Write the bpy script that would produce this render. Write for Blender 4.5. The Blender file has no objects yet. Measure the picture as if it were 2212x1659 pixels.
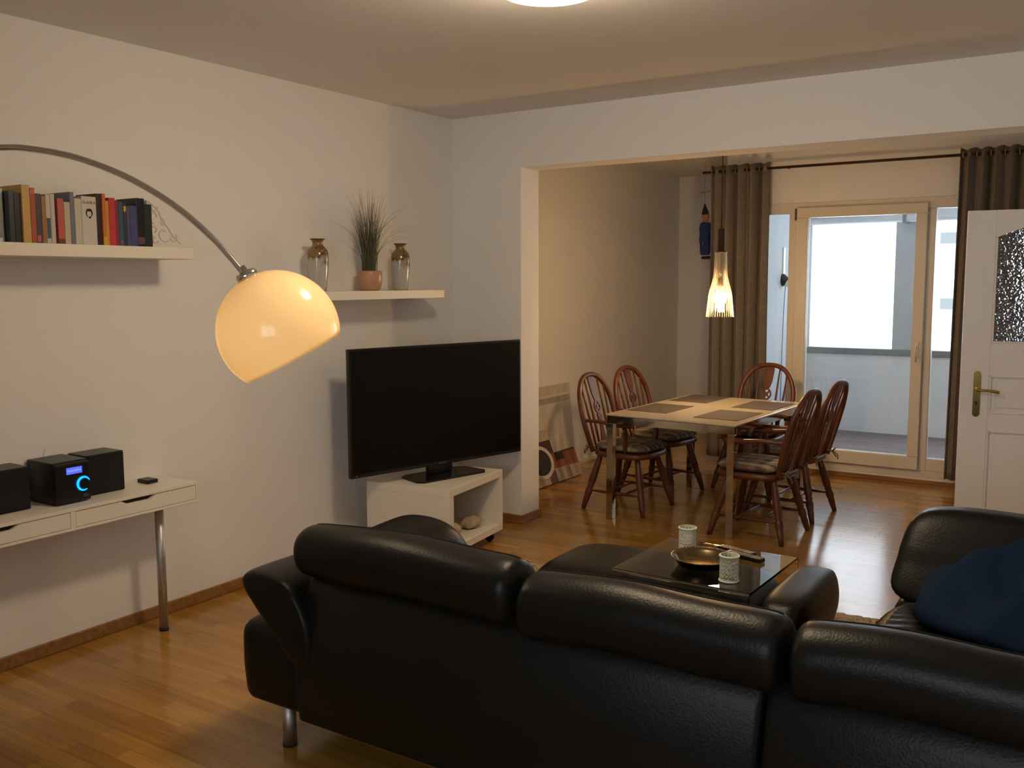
import bpy, bmesh, math, random
from mathutils import Vector, Matrix
random.seed(7)
PI = math.pi
S = bpy.context.scene
COL = S.collection

# ------------------------------------------------------------------ camera, light, exposure
F_PX, YAW, PITCH, ROLL = 2037.85, 0.575606, 0.108073, -0.00395
CAM = Vector((3.83448, -5.18087, 1.6))
fw = Vector((-math.sin(YAW)*math.cos(PITCH), math.cos(YAW)*math.cos(PITCH), -math.sin(PITCH)))
r0 = Vector((math.cos(YAW), math.sin(YAW), 0)); u0 = r0.cross(fw)
rt = r0*math.cos(ROLL)+u0*math.sin(ROLL); up = -r0*math.sin(ROLL)+u0*math.cos(ROLL)
cd = bpy.data.cameras.new('camera'); cam = bpy.data.objects.new('camera', cd); COL.objects.link(cam)
cam.matrix_world = Matrix(((rt.x, up.x, -fw.x, CAM.x), (rt.y, up.y, -fw.y, CAM.y), (rt.z, up.z, -fw.z, CAM.z), (0, 0, 0, 1)))
cd.sensor_width = 36; cd.lens = 36*F_PX/2212; cd.clip_start = 0.05; cd.clip_end = 300
S.camera = cam
S.view_settings.view_transform = 'Standard'; S.view_settings.look = 'None'
S.view_settings.gamma = 1; S.view_settings.use_curve_mapping = False
S.view_settings.exposure = 0.0
w = bpy.data.worlds.new('overcast_sky'); S.world = w; w.use_nodes = True
bg = w.node_tree.nodes['Background']; bg.inputs[0].default_value = (0.84, 0.92, 1.0, 1); bg.inputs[1].default_value = 5.2
CEIL_LAMP = 63.0      # emission of the opal ceiling lamp
DOME_LAMP = 3.7       # watts of the bulb in the arc lamp
PENDANT = 22.0         # watts of the bulb over the dining table

# ------------------------------------------------------------------ helpers
def mat(name, col, rough=.5, metal=0, spec=.5, bump=0, bscale=40, coat=0, emis=None, estr=0, noise=0, nscale=8, trans=0, ior=1.45, sheen=0, aniso=None, sss=0):
    m = bpy.data.materials.new(name); m.use_nodes = True
    nt = m.node_tree; b = nt.nodes['Principled BSDF']
    c = tuple(col)+(1,) if len(col) == 3 else col
    b.inputs['Base Color'].default_value = c
    b.inputs['Roughness'].default_value = rough; b.inputs['Metallic'].default_value = metal
    b.inputs['Specular IOR Level'].default_value = spec; b.inputs['IOR'].default_value = ior
    b.inputs['Coat Weight'].default_value = coat; b.inputs['Coat Roughness'].default_value = .08
    b.inputs['Transmission Weight'].default_value = trans
    if sheen: b.inputs['Sheen Weight'].default_value = sheen
    if emis: b.inputs['Emission Color'].default_value = tuple(emis)+(1,); b.inputs['Emission Strength'].default_value = estr
    tc = None
    if noise or bump:
        tc = nt.nodes.new('ShaderNodeTexCoord')
    if noise:
        n = nt.nodes.new('ShaderNodeTexNoise'); n.inputs['Scale'].default_value = nscale; n.inputs['Detail'].default_value = 5
        nt.links.new(tc.outputs['Object'], n.inputs['Vector'])
        rp = nt.nodes.new('ShaderNodeValToRGB')
        rp.color_ramp.elements[0].position = .3; rp.color_ramp.elements[1].position = .7
        rp.color_ramp.elements[0].color = tuple(x*(1-noise) for x in c[:3])+(1,)
        rp.color_ramp.elements[1].color = tuple(min(1, x*(1+noise)) for x in c[:3])+(1,)
        nt.links.new(n.outputs['Fac'], rp.inputs['Fac']); nt.links.new(rp.outputs['Color'], b.inputs['Base Color'])
    if bump:
        n = nt.nodes.new('ShaderNodeTexNoise'); n.inputs['Scale'].default_value = bscale; n.inputs['Detail'].default_value = 4
        nt.links.new(tc.outputs['Object'], n.inputs['Vector'])
        bp = nt.nodes.new('ShaderNodeBump'); bp.inputs['Strength'].default_value = bump; bp.inputs['Distance'].default_value = .01
        nt.links.new(n.outputs['Fac'], bp.inputs['Height']); nt.links.new(bp.outputs['Normal'], b.inputs['Normal'])
    return m

def wood_mat(name, ca, cb, rough=.35, scale=(2, 30, 30), coat=0):
    m = mat(name, ca, rough, coat=coat); nt = m.node_tree; b = nt.nodes['Principled BSDF']
    tc = nt.nodes.new('ShaderNodeTexCoord'); mp = nt.nodes.new('ShaderNodeMapping'); mp.inputs['Scale'].default_value = scale
    n = nt.nodes.new('ShaderNodeTexNoise'); n.inputs['Scale'].default_value = 1; n.inputs['Detail'].default_value = 6; n.inputs['Distortion'].default_value = .6
    rp = nt.nodes.new('ShaderNodeValToRGB'); rp.color_ramp.elements[0].position = .35; rp.color_ramp.elements[1].position = .68
    rp.color_ramp.elements[0].color = tuple(ca)+(1,); rp.color_ramp.elements[1].color = tuple(cb)+(1,)
    nt.links.new(tc.outputs['Object'], mp.inputs[0]); nt.links.new(mp.outputs[0], n.inputs['Vector'])
    nt.links.new(n.outputs['Fac'], rp.inputs['Fac']); nt.links.new(rp.outputs['Color'], b.inputs['Base Color'])
    return m

def floor_mat():
    m = mat('oak_parquet', (.36, .2, .08), .27, spec=.7); nt = m.node_tree; b = nt.nodes['Principled BSDF']; L = nt.links.new
    tc = nt.nodes.new('ShaderNodeTexCoord')
    br = nt.nodes.new('ShaderNodeTexBrick'); br.offset = .37; br.offset_frequency = 2
    br.inputs['Scale'].default_value = 1; br.inputs['Brick Width'].default_value = .52; br.inputs['Row Height'].default_value = .066
    br.inputs['Mortar Size'].default_value = .0008; br.inputs['Bias'].default_value = .0
    br.inputs['Color1'].default_value = (.33, .158, .028, 1); br.inputs['Color2'].default_value = (.47, .25, .050, 1); br.inputs['Mortar'].default_value = (.22, .105, .024, 1)
    L(tc.outputs['Object'], br.inputs['Vector'])
    mp = nt.nodes.new('ShaderNodeMapping'); mp.inputs['Scale'].default_value = (2.2, 45, 1); L(tc.outputs['Object'], mp.inputs[0])
    n = nt.nodes.new('ShaderNodeTexNoise'); n.inputs['Scale'].default_value = 1; n.inputs['Detail'].default_value = 6; L(mp.outputs[0], n.inputs['Vector'])
    mx = nt.nodes.new('ShaderNodeMix'); mx.data_type = 'RGBA'; mx.blend_type = 'MULTIPLY'; mx.inputs['Factor'].default_value = .55
    rp = nt.nodes.new('ShaderNodeValToRGB'); rp.color_ramp.elements[0].color = (.62, .56, .5, 1); rp.color_ramp.elements[1].color = (1.1, 1.1, 1.1, 1)
    rp.color_ramp.elements[0].position = .3; rp.color_ramp.elements[1].position = .7
    L(n.outputs['Fac'], rp.inputs['Fac']); L(br.outputs['Color'], mx.inputs['A']); L(rp.outputs['Color'], mx.inputs['B']); L(mx.outputs['Result'], b.inputs['Base Color'])
    n2 = nt.nodes.new('ShaderNodeTexNoise'); n2.inputs['Scale'].default_value = 3; L(tc.outputs['Object'], n2.inputs['Vector'])
    mr = nt.nodes.new('ShaderNodeMapRange'); mr.inputs['To Min'].default_value = .13; mr.inputs['To Max'].default_value = .2
    L(n2.outputs['Fac'], mr.inputs['Value']); L(mr.outputs[0], b.inputs['Roughness'])
    bp = nt.nodes.new('ShaderNodeBump'); bp.inputs['Strength'].default_value = .12; bp.inputs['Distance'].default_value = .002
    L(n.outputs['Fac'], bp.inputs['Height']); L(bp.outputs['Normal'], b.inputs['Normal'])
    return m

def pane_mat(name, tint=(1, 1, 1), ior=1.5, rough=0.0):
    m = bpy.data.materials.new(name); m.use_nodes = True; nt = m.node_tree; nt.nodes.clear(); L = nt.links.new
    o = nt.nodes.new('ShaderNodeOutputMaterial'); t = nt.nodes.new('ShaderNodeBsdfTransparent'); g = nt.nodes.new('ShaderNodeBsdfGlossy')
    t.inputs[0].default_value = tuple(tint)+(1,); g.inputs['Roughness'].default_value = rough
    f = nt.nodes.new('ShaderNodeFresnel'); f.inputs[0].default_value = ior; mx = nt.nodes.new('ShaderNodeMixShader')
    L(f.outputs[0], mx.inputs[0]); L(t.outputs[0], mx.inputs[1]); L(g.outputs[0], mx.inputs[2]); L(mx.outputs[0], o.inputs[0])
    return m

def stripe_mat(name):
    m = mat(name, (.2, .15, .1), .9); nt = m.node_tree; b = nt.nodes['Principled BSDF']; L = nt.links.new
    tc = nt.nodes.new('ShaderNodeTexCoord'); sx = nt.nodes.new('ShaderNodeSeparateXYZ'); L(tc.outputs['Object'], sx.inputs[0])
    cols = [(.05, .06, .065), (.34, .27, .16), (.15, .08, .05), (.07, .085, .08), (.38, .29, .17), (.06, .055, .06), (.22, .16, .11)]
    outs = []
    for ax, sc in (('Y', 5.2), ('X', 3.4)):
        mm = nt.nodes.new('ShaderNodeMath'); mm.operation = 'MULTIPLY_ADD'; mm.inputs[1].default_value = sc; mm.inputs[2].default_value = 7.3; L(sx.outputs[ax], mm.inputs[0])
        fr = nt.nodes.new('ShaderNodeMath'); fr.operation = 'FRACT'; L(mm.outputs[0], fr.inputs[0])
        rp = nt.nodes.new('ShaderNodeValToRGB'); rp.color_ramp.interpolation = 'CONSTANT'
        while len(rp.color_ramp.elements) < len(cols): rp.color_ramp.elements.new(.5)
        for i, c in enumerate(cols): rp.color_ramp.elements[i].position = i/len(cols); rp.color_ramp.elements[i].color = c+(1,)
        L(fr.outputs[0], rp.inputs['Fac']); outs.append(rp)
    mx = nt.nodes.new('ShaderNodeMix'); mx.data_type = 'RGBA'; mx.inputs['Factor'].default_value = .28
    L(outs[0].outputs['Color'], mx.inputs['A']); L(outs[1].outputs['Color'], mx.inputs['B']); L(mx.outputs['Result'], b.inputs['Base Color'])
    return m

def link(name, bm, mats, parent=None, smooth=False, kind=None, recalc=True):
    if recalc: bmesh.ops.recalc_face_normals(bm, faces=bm.faces)
    me = bpy.data.meshes.new(name); bm.to_mesh(me); bm.free()
    if not isinstance(mats, (list, tuple)): mats = [mats]
    for m in mats: me.materials.append(m)
    if smooth:
        for p in me.polygons: p.use_smooth = True
    o = bpy.data.objects.new(name, me); COL.objects.link(o)
    if parent: o.parent = parent
    if kind: o['kind'] = kind
    return o
def sharp(o, ang=40):
    me = o.data
    try: me.set_sharp_from_angle(angle=math.radians(ang))
    except Exception: pass
    return o
def tag(o, label=None, cat=None, group=None):
    if label: o['label'] = label
    if cat: o['category'] = cat
    if group: o['group'] = group
    return o
def empty(name, loc=(0, 0, 0), rz=0, label=None, cat=None, group=None):
    o = bpy.data.objects.new(name, None); COL.objects.link(o); o.location = loc; o.rotation_euler = (0, 0, rz)
    o.empty_display_size = .1
    return tag(o, label, cat, group)
def copy_tree(o, parent=None):
    c = o.copy(); COL.objects.link(c)
    if parent: c.parent = parent
    for ch in [x for x in bpy.data.objects if x.parent == o]: copy_tree(ch, c)
    return c
I4 = Matrix.Identity(4)
def box(bm, x0, y0, z0, x1, y1, z1, mi=0, bev=0, seg=2, M=None):
    r = bmesh.ops.create_cube(bm, size=1)
    vs = r['verts']
    for v in vs:
        v.co = Vector(((x0+x1)/2+v.co.x*(x1-x0), (y0+y1)/2+v.co.y*(y1-y0), (z0+z1)/2+v.co.z*(z1-z0)))
    fs = set(f for v in vs for f in v.link_faces)
    for f in fs: f.material_index = mi
    if bev:
        es = list(set(e for v in vs for e in v.link_edges))
        rr = bmesh.ops.bevel(bm, geom=es, offset=bev, segments=seg, profile=.6, affect='EDGES')
        fs = set(f for f in rr['faces']) | set(f for f in fs if f.is_valid)
        vs = list(set(v for f in fs for v in f.verts))
        for f in fs: f.material_index = mi
    if M is not None:
        for v in vs: v.co = M @ v.co
    return vs
def tube(bm, pts, r, n=10, mi=0, cap=True, flat=1.0, updir=None, closed=False):
    pts = [Vector(p) for p in pts]; N = len(pts)
    rs = r if isinstance(r, (list, tuple)) else [r]*N
    rings = []; prev = None
    for i, p in enumerate(pts):
        if closed: t = (pts[(i+1) % N]-pts[i-1]).normalized()
        else: t = (pts[min(i+1, N-1)]-pts[max(i-1, 0)]).normalized()
        a = prev if prev is not None else (Vector(updir) if updir else (Vector((0, 0, 1)) if abs(t.z) < .9 else Vector((1, 0, 0))))
        s = (a-t*a.dot(t))
        if s.length < 1e-6: s = t.orthogonal()
        s.normalize(); q = t.cross(s); prev = s
        rings.append([bm.verts.new(p+(s*math.cos(2*PI*k/n)+q*math.sin(2*PI*k/n)*flat)*rs[i]) for k in range(n)])
    M = N if closed else N-1
    for i in range(M):
        A, B = rings[i], rings[(i+1) % N]
        for k in range(n):
            f = bm.faces.new((A[k], A[(k+1) % n], B[(k+1) % n], B[k])); f.material_index = mi; f.smooth = True
    if cap and not closed:
        for R_ in (rings[0][::-1], rings[-1]):
            f = bm.faces.new(R_); f.material_index = mi
def lathe(bm, prof, c=(0, 0, 0), n=24, mi=0, M=None, a0=0, cap=True):
    c = Vector(c); rings = []
    for (r, z) in prof:
        ring = []
        for k in range(n):
            p = Vector((r*math.cos(a0+2*PI*k/n), r*math.sin(a0+2*PI*k/n), z))
            p = (M @ p) if M is not None else p+c
            ring.append(bm.verts.new(p))
        rings.append(ring)
    for i in range(len(rings)-1):
        for k in range(n):
            f = bm.faces.new((rings[i][k], rings[i][(k+1) % n], rings[i+1][(k+1) % n], rings[i+1][k])); f.smooth = True; f.material_index = mi
    if cap:
        for R_ in (rings[0][::-1], rings[-1]):
            if (R_[0].co-R_[1].co).length > 1e-6:
                f = bm.faces.new(R_); f.material_index = mi
    return rings
def turned(bm, a, b, prof, n=10, mi=0):   # lathe profile [(t, r)] between two points
    a = Vector(a); b = Vector(b)
    tube(bm, [a.lerp(b, t) for t, r in prof], [r for t, r in prof], n, mi)
def prism(bm, poly, z0, z1, mi=0, M=None):
    lo = [bm.verts.new((M @ Vector((x, y, z0))) if M is not None else Vector((x, y, z0))) for x, y in poly]
    hi = [bm.verts.new((M @ Vector((x, y, z1))) if M is not None else Vector((x, y, z1))) for x, y in poly]
    n = len(poly)
    fs = [bm.faces.new(lo[::-1]), bm.faces.new(hi)]+[bm.faces.new((lo[i], lo[(i+1) % n], hi[(i+1) % n], hi[i])) for i in range(n)]
    for f in fs: f.material_index = mi
    return lo+hi
def puff(bm, cx, cy, cz, sx, sy, sz, e=3.2, n=10, fn=None, mi=0, M=None, ez=None):
    """soft rounded block: cube grid pulled onto a superellipsoid; fn(Vector in -1..1) -> Vector local offset"""
    ez = ez or e
    g = bmesh.new(); bmesh.ops.create_cube(g, size=2); bmesh.ops.subdivide_edges(g, edges=g.edges, cuts=n, use_grid_fill=True)
    mp = {}
    for v in g.verts:
        p = v.co.copy()
        k = (abs(p.x)**e+abs(p.y)**e+abs(p.z)**ez)**(1/((e+e+ez)/3)) or 1
        q = p/k
        mp[v] = q
    for v in g.verts:
        q = mp[v]; loc = Vector((q.x*sx, q.y*sy, q.z*sz))
        if fn: loc += fn(q)
        loc += Vector((cx, cy, cz))
        v.co = (M @ loc) if M is not None else loc
    vm = {v: bm.verts.new(v.co) for v in g.verts}
    for f in g.faces:
        nf = bm.faces.new([vm[v] for v in f.verts]); nf.smooth = True; nf.material_index = mi
    g.free()
def curve_pts(ctrl, n=8, closed=False):   # Catmull-Rom
    c = [Vector(p) for p in ctrl]; N = len(c); out = []
    rng = range(N) if closed else range(N-1)
    for i in rng:
        p0 = c[i-1] if (closed or i > 0) else c[0]*2-c[1]
        p1 = c[i]; p2 = c[(i+1) % N]
        p3 = c[(i+2) % N] if (closed or i+2 < N) else c[-1]*2-c[-2]
        for k in range(n):
            t = k/n
            out.append(.5*((2*p1)+(p2-p0)*t+(2*p0-5*p1+4*p2-p3)*t*t+(3*p1-p0-3*p2+p3)*t**3))
    if not closed: out.append(c[-1])
    return out
def text_mesh(name, s, size, mt, parent, M, ext=.0004, align='CENTER'):
    cu = bpy.data.curves.new(name, 'FONT'); cu.body = s; cu.size = size; cu.extrude = ext; cu.align_x = align; cu.align_y = 'CENTER'
    t = bpy.data.objects.new(name, cu); COL.objects.link(t)
    bpy.context.view_layer.update()
    me = bpy.data.meshes.new_from_object(t.evaluated_get(bpy.context.evaluated_depsgraph_get()))
    bpy.data.objects.remove(t); bpy.data.curves.remove(cu)
    me.name = name; me.materials.clear(); me.materials.append(mt)
    o = bpy.data.objects.new(name, me); COL.objects.link(o); o.parent = parent
    o.matrix_local = M
    return o

# ------------------------------------------------------------------ materials
M_wall = mat('wall_paint', (.82, .80, .775), .9, bump=.12, bscale=220)
M_ceil = mat('ceiling_paint', (.82, .80, .77), .95)
M_floor = floor_mat()
M_base = wood_mat('oak_trim', (.22, .10, .03), (.33, .165, .055), .35, (3, 40, 40))
M_white = mat('white_lacquer', (.80, .75, .65), .38)
M_pvc = mat('white_window_frame', (.72, .66, .56), .35)
M_doorw = mat('white_door_paint', (.84, .83, .81), .42, bump=.15, bscale=30)
M_glass = pane_mat('window_glass', (.97, .98, .98))
M_leather = mat('black_leather', (.006, .006, .0056), .36, bump=.12, bscale=150, spec=.25)
M_leather_seam = mat('black_stitching', (.004, .004, .004), .8)
M_chrome = mat('chrome', (.62, .60, .56), .12, 1)
M_steel = mat('brushed_steel', (.52, .52, .52), .46, 1)
M_cherry = wood_mat('red_brown_wood', (.075, .020, .007), (.14, .042, .014), .36, (14, 14, 6))
M_cush = stripe_mat('striped_cushion_cloth')
M_tie = mat('cushion_tie_cloth', (.17, .13, .08), .9)
M_curt = mat('grey_brown_curtain', (.175, .15, .12), .92, noise=.12, nscale=30)
M_black = mat('black_plastic', (.006, .006, .006), .35)
M_screen = mat('tv_screen', (.003, .003, .0035), .3, spec=.22)
M_brass = mat('brass', (.42, .28, .09), .2, 1)
M_rubber = mat('black_rubber', (.01, .01, .01), .7)
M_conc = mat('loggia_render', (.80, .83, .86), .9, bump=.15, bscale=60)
M_conc_shade = mat('shaded_loggia_render', (.54, .57, .60), .9, bump=.15, bscale=60)  # same render with shade put into the colour: dimmer side wall, backlit post
M_cap = mat('grey_sheet_metal', (.24, .27, .27), .5)
M_deck = wood_mat('grey_decking', (.16, .125, .12), (.25, .20, .19), .6, (1.5, 30, 1))
M_fac = mat('white_facade', (.86, .87, .88), .9)
M_facw = mat('facade_window', (.13, .145, .15), .5)
M_blind = mat('facade_blind', (.33, .345, .35), .6)
M_pale = mat('facade_pale_blind', (.42, .39, .40), .6)

# ------------------------------------------------------------------ room shell
H = 2.675; BM = 2.327; PX = .545; PD = .219; XR = 3.9; YW = 2.7; XL2 = -.137; YN = 4.17
def struct(name, bm, m, smooth=False): return link(name, bm, m, smooth=smooth, kind='structure')
b = bmesh.new(); box(b, -.5, -6.7, -.1, 5.3, YW, 0); box(b, -.5, YW, -.1, .92, 4.5, 0); struct('floor', b, M_floor)
b = bmesh.new(); box(b, -.5, -6.7, H, 5.3, YW+.1, H+.12); box(b, -.5, YW+.1, H, 1.17, 4.5, H+.12); struct('ceiling', b, M_ceil)
b = bmesh.new(); box(b, -.3, -6.6, 0, 0, PD, H); struct('wall_left', b, M_wall)
b = bmesh.new(); box(b, 0, 0, 0, PX, PD, H); box(b, PX, 0, BM, XR, PD, H); box(b, XR, 0, 0, 5.0, PD, H); struct('wall_back', b, M_wall)
b = bmesh.new(); box(b, -.3, PD, 0, XL2, YN, H); struct('wall_alcove_left', b, M_wall)
b = bmesh.new(); box(b, -.3, YN, 0, 1.17, YN+.2, H); struct('wall_alcove_back', b, M_wall)
b = bmesh.new(); box(b, .92, YW+.12, 0, 1.17, YN, H); struct('wall_alcove_right', b, M_wall)
b = bmesh.new()
box(b, .92, YW, 2.235, XR, YW+.12, H); box(b, .92, YW, 0, 1.20, YW+.12, 2.235); box(b, 3.62, YW, 0, XR, YW+.12, 2.235); box(b, 1.20, YW, 0, 3.62, YW+.12, .05)
struct('wall_window', b, M_wall)
b = bmesh.new(); box(b, XR, PD, 0, XR+.2, YW+.12, H); struct('wall_right_dining', b, M_wall)
b = bmesh.new(); box(b, 4.9, -6.6, 0, 5.1, 0, H); struct('wall_right', b, M_wall)
b = bmesh.new(); WX0, WX1, WZ0, WZ1 = 2.5, 4.75, .90, 2.40   # the window behind the photographer
box(b, -.3, -6.6, 0, WX0, -6.4, H); box(b, WX1, -6.6, 0, 5.1, -6.4, H); box(b, WX0, -6.6, 0, WX1, -6.4, WZ0); box(b, WX0, -6.6, WZ1, WX1, -6.4, H); struct('wall_rear', b, M_wall)
b = bmesh.new()
for (a0, c0, a1, c1) in ((WX0, WZ0, WX1, WZ0+.07), (WX0, WZ1-.07, WX1, WZ1), (WX0, WZ0+.07, WX0+.07, WZ1-.07), (WX1-.07, WZ0+.07, WX1, WZ1-.07), ((WX0+WX1)/2-.04, WZ0+.07, (WX0+WX1)/2+.04, WZ1-.07)): box(b, a0, -6.52, c0, a1, -6.46, c1, bev=.003, seg=1)
w2 = struct('window_2', b, M_pvc)
b = bmesh.new(); box(b, WX0+.06, -6.49, WZ0+.06, WX1-.06, -6.485, WZ1-.06); link('pane', b, M_glass, w2)
def baseboard(name, x0, y0, x1, y1):
    b = bmesh.new(); box(b, x0, y0, 0, x1, y1, .058, bev=.004, seg=1); return struct(name, b, M_base)
baseboard('baseboard_left', 0, -6.4, .014, 0)
baseboard('baseboard_back', .014, -.014, PX+.014, 0)
baseboard('baseboard_pier', PX, 0, PX+.014, PD+.014)
baseboard('baseboard_right', 4.886, -6.4, 4.9, 0)
baseboard('baseboard_window', 1.0, YW-.014, XR, YW)
for o in ('baseboard_window',): bpy.data.objects[o].scale = (1, 1, .62)
b = bmesh.new(); box(b, XL2, PD, 0, XL2+.012, YN, .03); struct('baseboard_alcove', b, M_white)

# window front: frame members, fixed side panes, balcony door leaf
b = bmesh.new()
Y0, Y1 = YW+.002, YW+.075
for (x0, z0, x1, z1) in ((1.20, .05, 3.62, .105), (1.20, 2.147, 3.62, 2.235), (1.20, .105, 1.262, 2.147), (1.462, .105, 1.523, 2.147), (2.533, .105, 2.585, 2.147), (3.56, .105, 3.62, 2.147),
                         (1.262, .105, 1.462, .205), (2.585, .105, 3.56, .205)):
    box(b, x0, Y0, z0, x1, Y1, z1, bev=.004, seg=1)
wf = struct('window_1', b, M_pvc)
b = bmesh.new(); box(b, 1.262, Y0+.03, .205, 1.462, Y0+.036, 2.147); g = link('pane', b, M_glass, wf)
b = bmesh.new(); box(b, 2.585, Y0+.03, .205, 3.56, Y0+.036, 2.147); g = link('pane', b, M_glass, wf)
b = bmesh.new()
L0, L1, B0, T0 = 1.526, 2.530, .113, 2.190
gx0, gx1, gz0, gz1 = 1.622, 2.449, .216, 2.110
for (x0, z0, x1, z1) in ((L0, B0, L1, gz0), (L0, gz1, L1, T0), (L0, gz0, gx0, gz1), (gx1, gz0, L1, gz1)):
    box(b, x0, YW-.03, z0, x1, YW+.05, z1, bev=.004, seg=1)
bd = struct('door_2', b, M_pvc)
b = bmesh.new(); box(b, gx0, YW+.01, gz0, gx1, YW+.016, gz1); link('pane', b, M_glass, bd)
b = bmesh.new()
box(b, 2.478, YW-.042, 1.0, 2.502, YW-.03, 1.12, bev=.003); tube(b, [(2.49, YW-.042, 1.08), (2.49, YW-.075, 1.08), (2.49, YW-.08, 1.07), (2.49, YW-.08, .97)], .008, 8)
link('handle', b, M_white, bd)
b = bmesh.new(); box(b, 1.518, YW-.042, 2.09, 1.532, YW-.028, 2.185, bev=.002); link('hinge', b, mat('hinge_bronze', (.12, .08, .05), .4, .8), bd)

# white panelled door with textured pane, standing open in the dining area
def door_leaf():
    W, HT, T = .80, 1.995, .04
    d = empty('door_1', (3.028, .99, .008), math.radians(9)); d['kind'] = 'structure'
    b = bmesh.new()
    px0, px1, pz0, pz1 = .155, W-.155, 1.22, 1.835
    # pane opening with shallow arched head
    box(b, 0, 0, 0, px0, T, HT, bev=.003, seg=1); box(b, px1, 0, 0, W, T, HT, bev=.003, seg=1)
    N = 12; head = [(px0+(px1-px0)*i/N, pz1+.07*math.sin(PI*i/N)) for i in range(N+1)]
    poly = head+[(px1, HT), (px0, HT)]
    prism(b, poly, 0, T, M=Matrix(((1, 0, 0, 0), (0, 0, 1, 0), (0, 1, 0, 0), (0, 0, 0, 1))))
    for z0, z1 in ((0, .11), (.70, .80), (1.03, 1.22)): box(b, px0, 0, z0, px1, T, z1)
    for z0, z1 in ((.11, .70), (.80, 1.03)):
        box(b, px0, .014, z0, px1, T-.014, z1)
        box(b, px0+.035, .004, z0+.035, px1-.035, T-.004, z1-.035, bev=.009, seg=2)
    link('leaf', b, M_doorw, d)
    b = bmesh.new()
    for z0, z1 in ((.11, .70), (.80, 1.03), (1.22, 1.835)):
        for (a0, c0, a1, c1) in ((px0, z0, px1, z0+.012), (px0, z1-.012, px1, z1), (px0, z0, px0+.012, z1), (px1-.012, z0, px1, z1)):
            if z0 == 1.22 and c1 == z1 and c0 > z0 and a1-a0 > .1: continue
            box(b, a0, -.004, c0, a1, .012, c1, bev=.003, seg=1)
    link('moulding', b, M_doorw, d)
    gm = mat('ripple_glass', (.70, .79, .92), .06, trans=1, ior=1.5)
    nt = gm.node_tree; tc = nt.nodes.new('ShaderNodeTexCoord'); v = nt.nodes.new('ShaderNodeTexVoronoi'); v.feature = 'SMOOTH_F1'; v.inputs['Scale'].default_value = 85
    n2 = nt.nodes.new('ShaderNodeTexNoise'); n2.inputs['Scale'].default_value = 30
    ad = nt.nodes.new('ShaderNodeMath'); ad.operation = 'ADD'
    bp = nt.nodes.new('ShaderNodeBump'); bp.inputs['Strength'].default_value = 1; bp.inputs['Distance'].default_value = .0045
    nt.links.new(tc.outputs['Object'], v.inputs['Vector']); nt.links.new(tc.outputs['Object'], n2.inputs['Vector'])
    nt.links.new(v.outputs['Distance'], ad.inputs[0]); nt.links.new(n2.outputs['Fac'], ad.inputs[1])
    nt.links.new(ad.outputs[0], bp.inputs['Height']); nt.links.new(bp.outputs['Normal'], nt.nodes['Principled BSDF'].inputs['Normal'])
    b = bmesh.new()
    poly = [(px0, pz0)]+[(px1, pz0)]+[(x, z+.004) for x, z in head[::-1]]
    prism(b, poly, .016, .022, M=Matrix(((1, 0, 0, 0), (0, 0, 1, 0), (0, 1, 0, 0), (0, 0, 0, 1))))
    link('pane', b, gm, d)
    hd = bmesh.new()
    N = 16; R = .02; zc0, zc1, xc = .80, 1.035, .092
    pl = [(xc+R*math.cos(PI+PI*i/N), zc0+R*math.sin(PI+PI*i/N)) for i in range(N+1)]+[(xc+R*math.cos(PI*i/N), zc1+R*math.sin(PI*i/N)) for i in range(N+1)]
    prism(hd, pl, -.007, 0, M=Matrix(((1, 0, 0, 0), (0, 0, 1, 0), (0, 1, 0, 0), (0, 0, 0, 1))))
    h = link('handle_plate', hd, M_brass, d)
    b = bmesh.new(); tube(b, curve_pts([(xc, -.005, .945), (xc, -.04, .945), (xc+.02, -.052, .944), (xc+.075, -.05, .941), (xc+.118, -.05, .934)], 6), [.009]*6+[.008]*6+[.0075]*6+[.009]*7, 10)
    tube(b, [(xc, -.007, .945), (xc, -.014, .945)], .014, 12)
    link('lever', b, M_brass, h, smooth=False)
    b = bmesh.new(); tube(b, [(xc, -.007, .865), (xc, -.010, .865)], .008, 10); box(b, xc-.0025, -.0105, .848, xc+.0025, -.006, .865)
    link('keyhole', b, M_black, h)
    return d
door_leaf()
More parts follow.
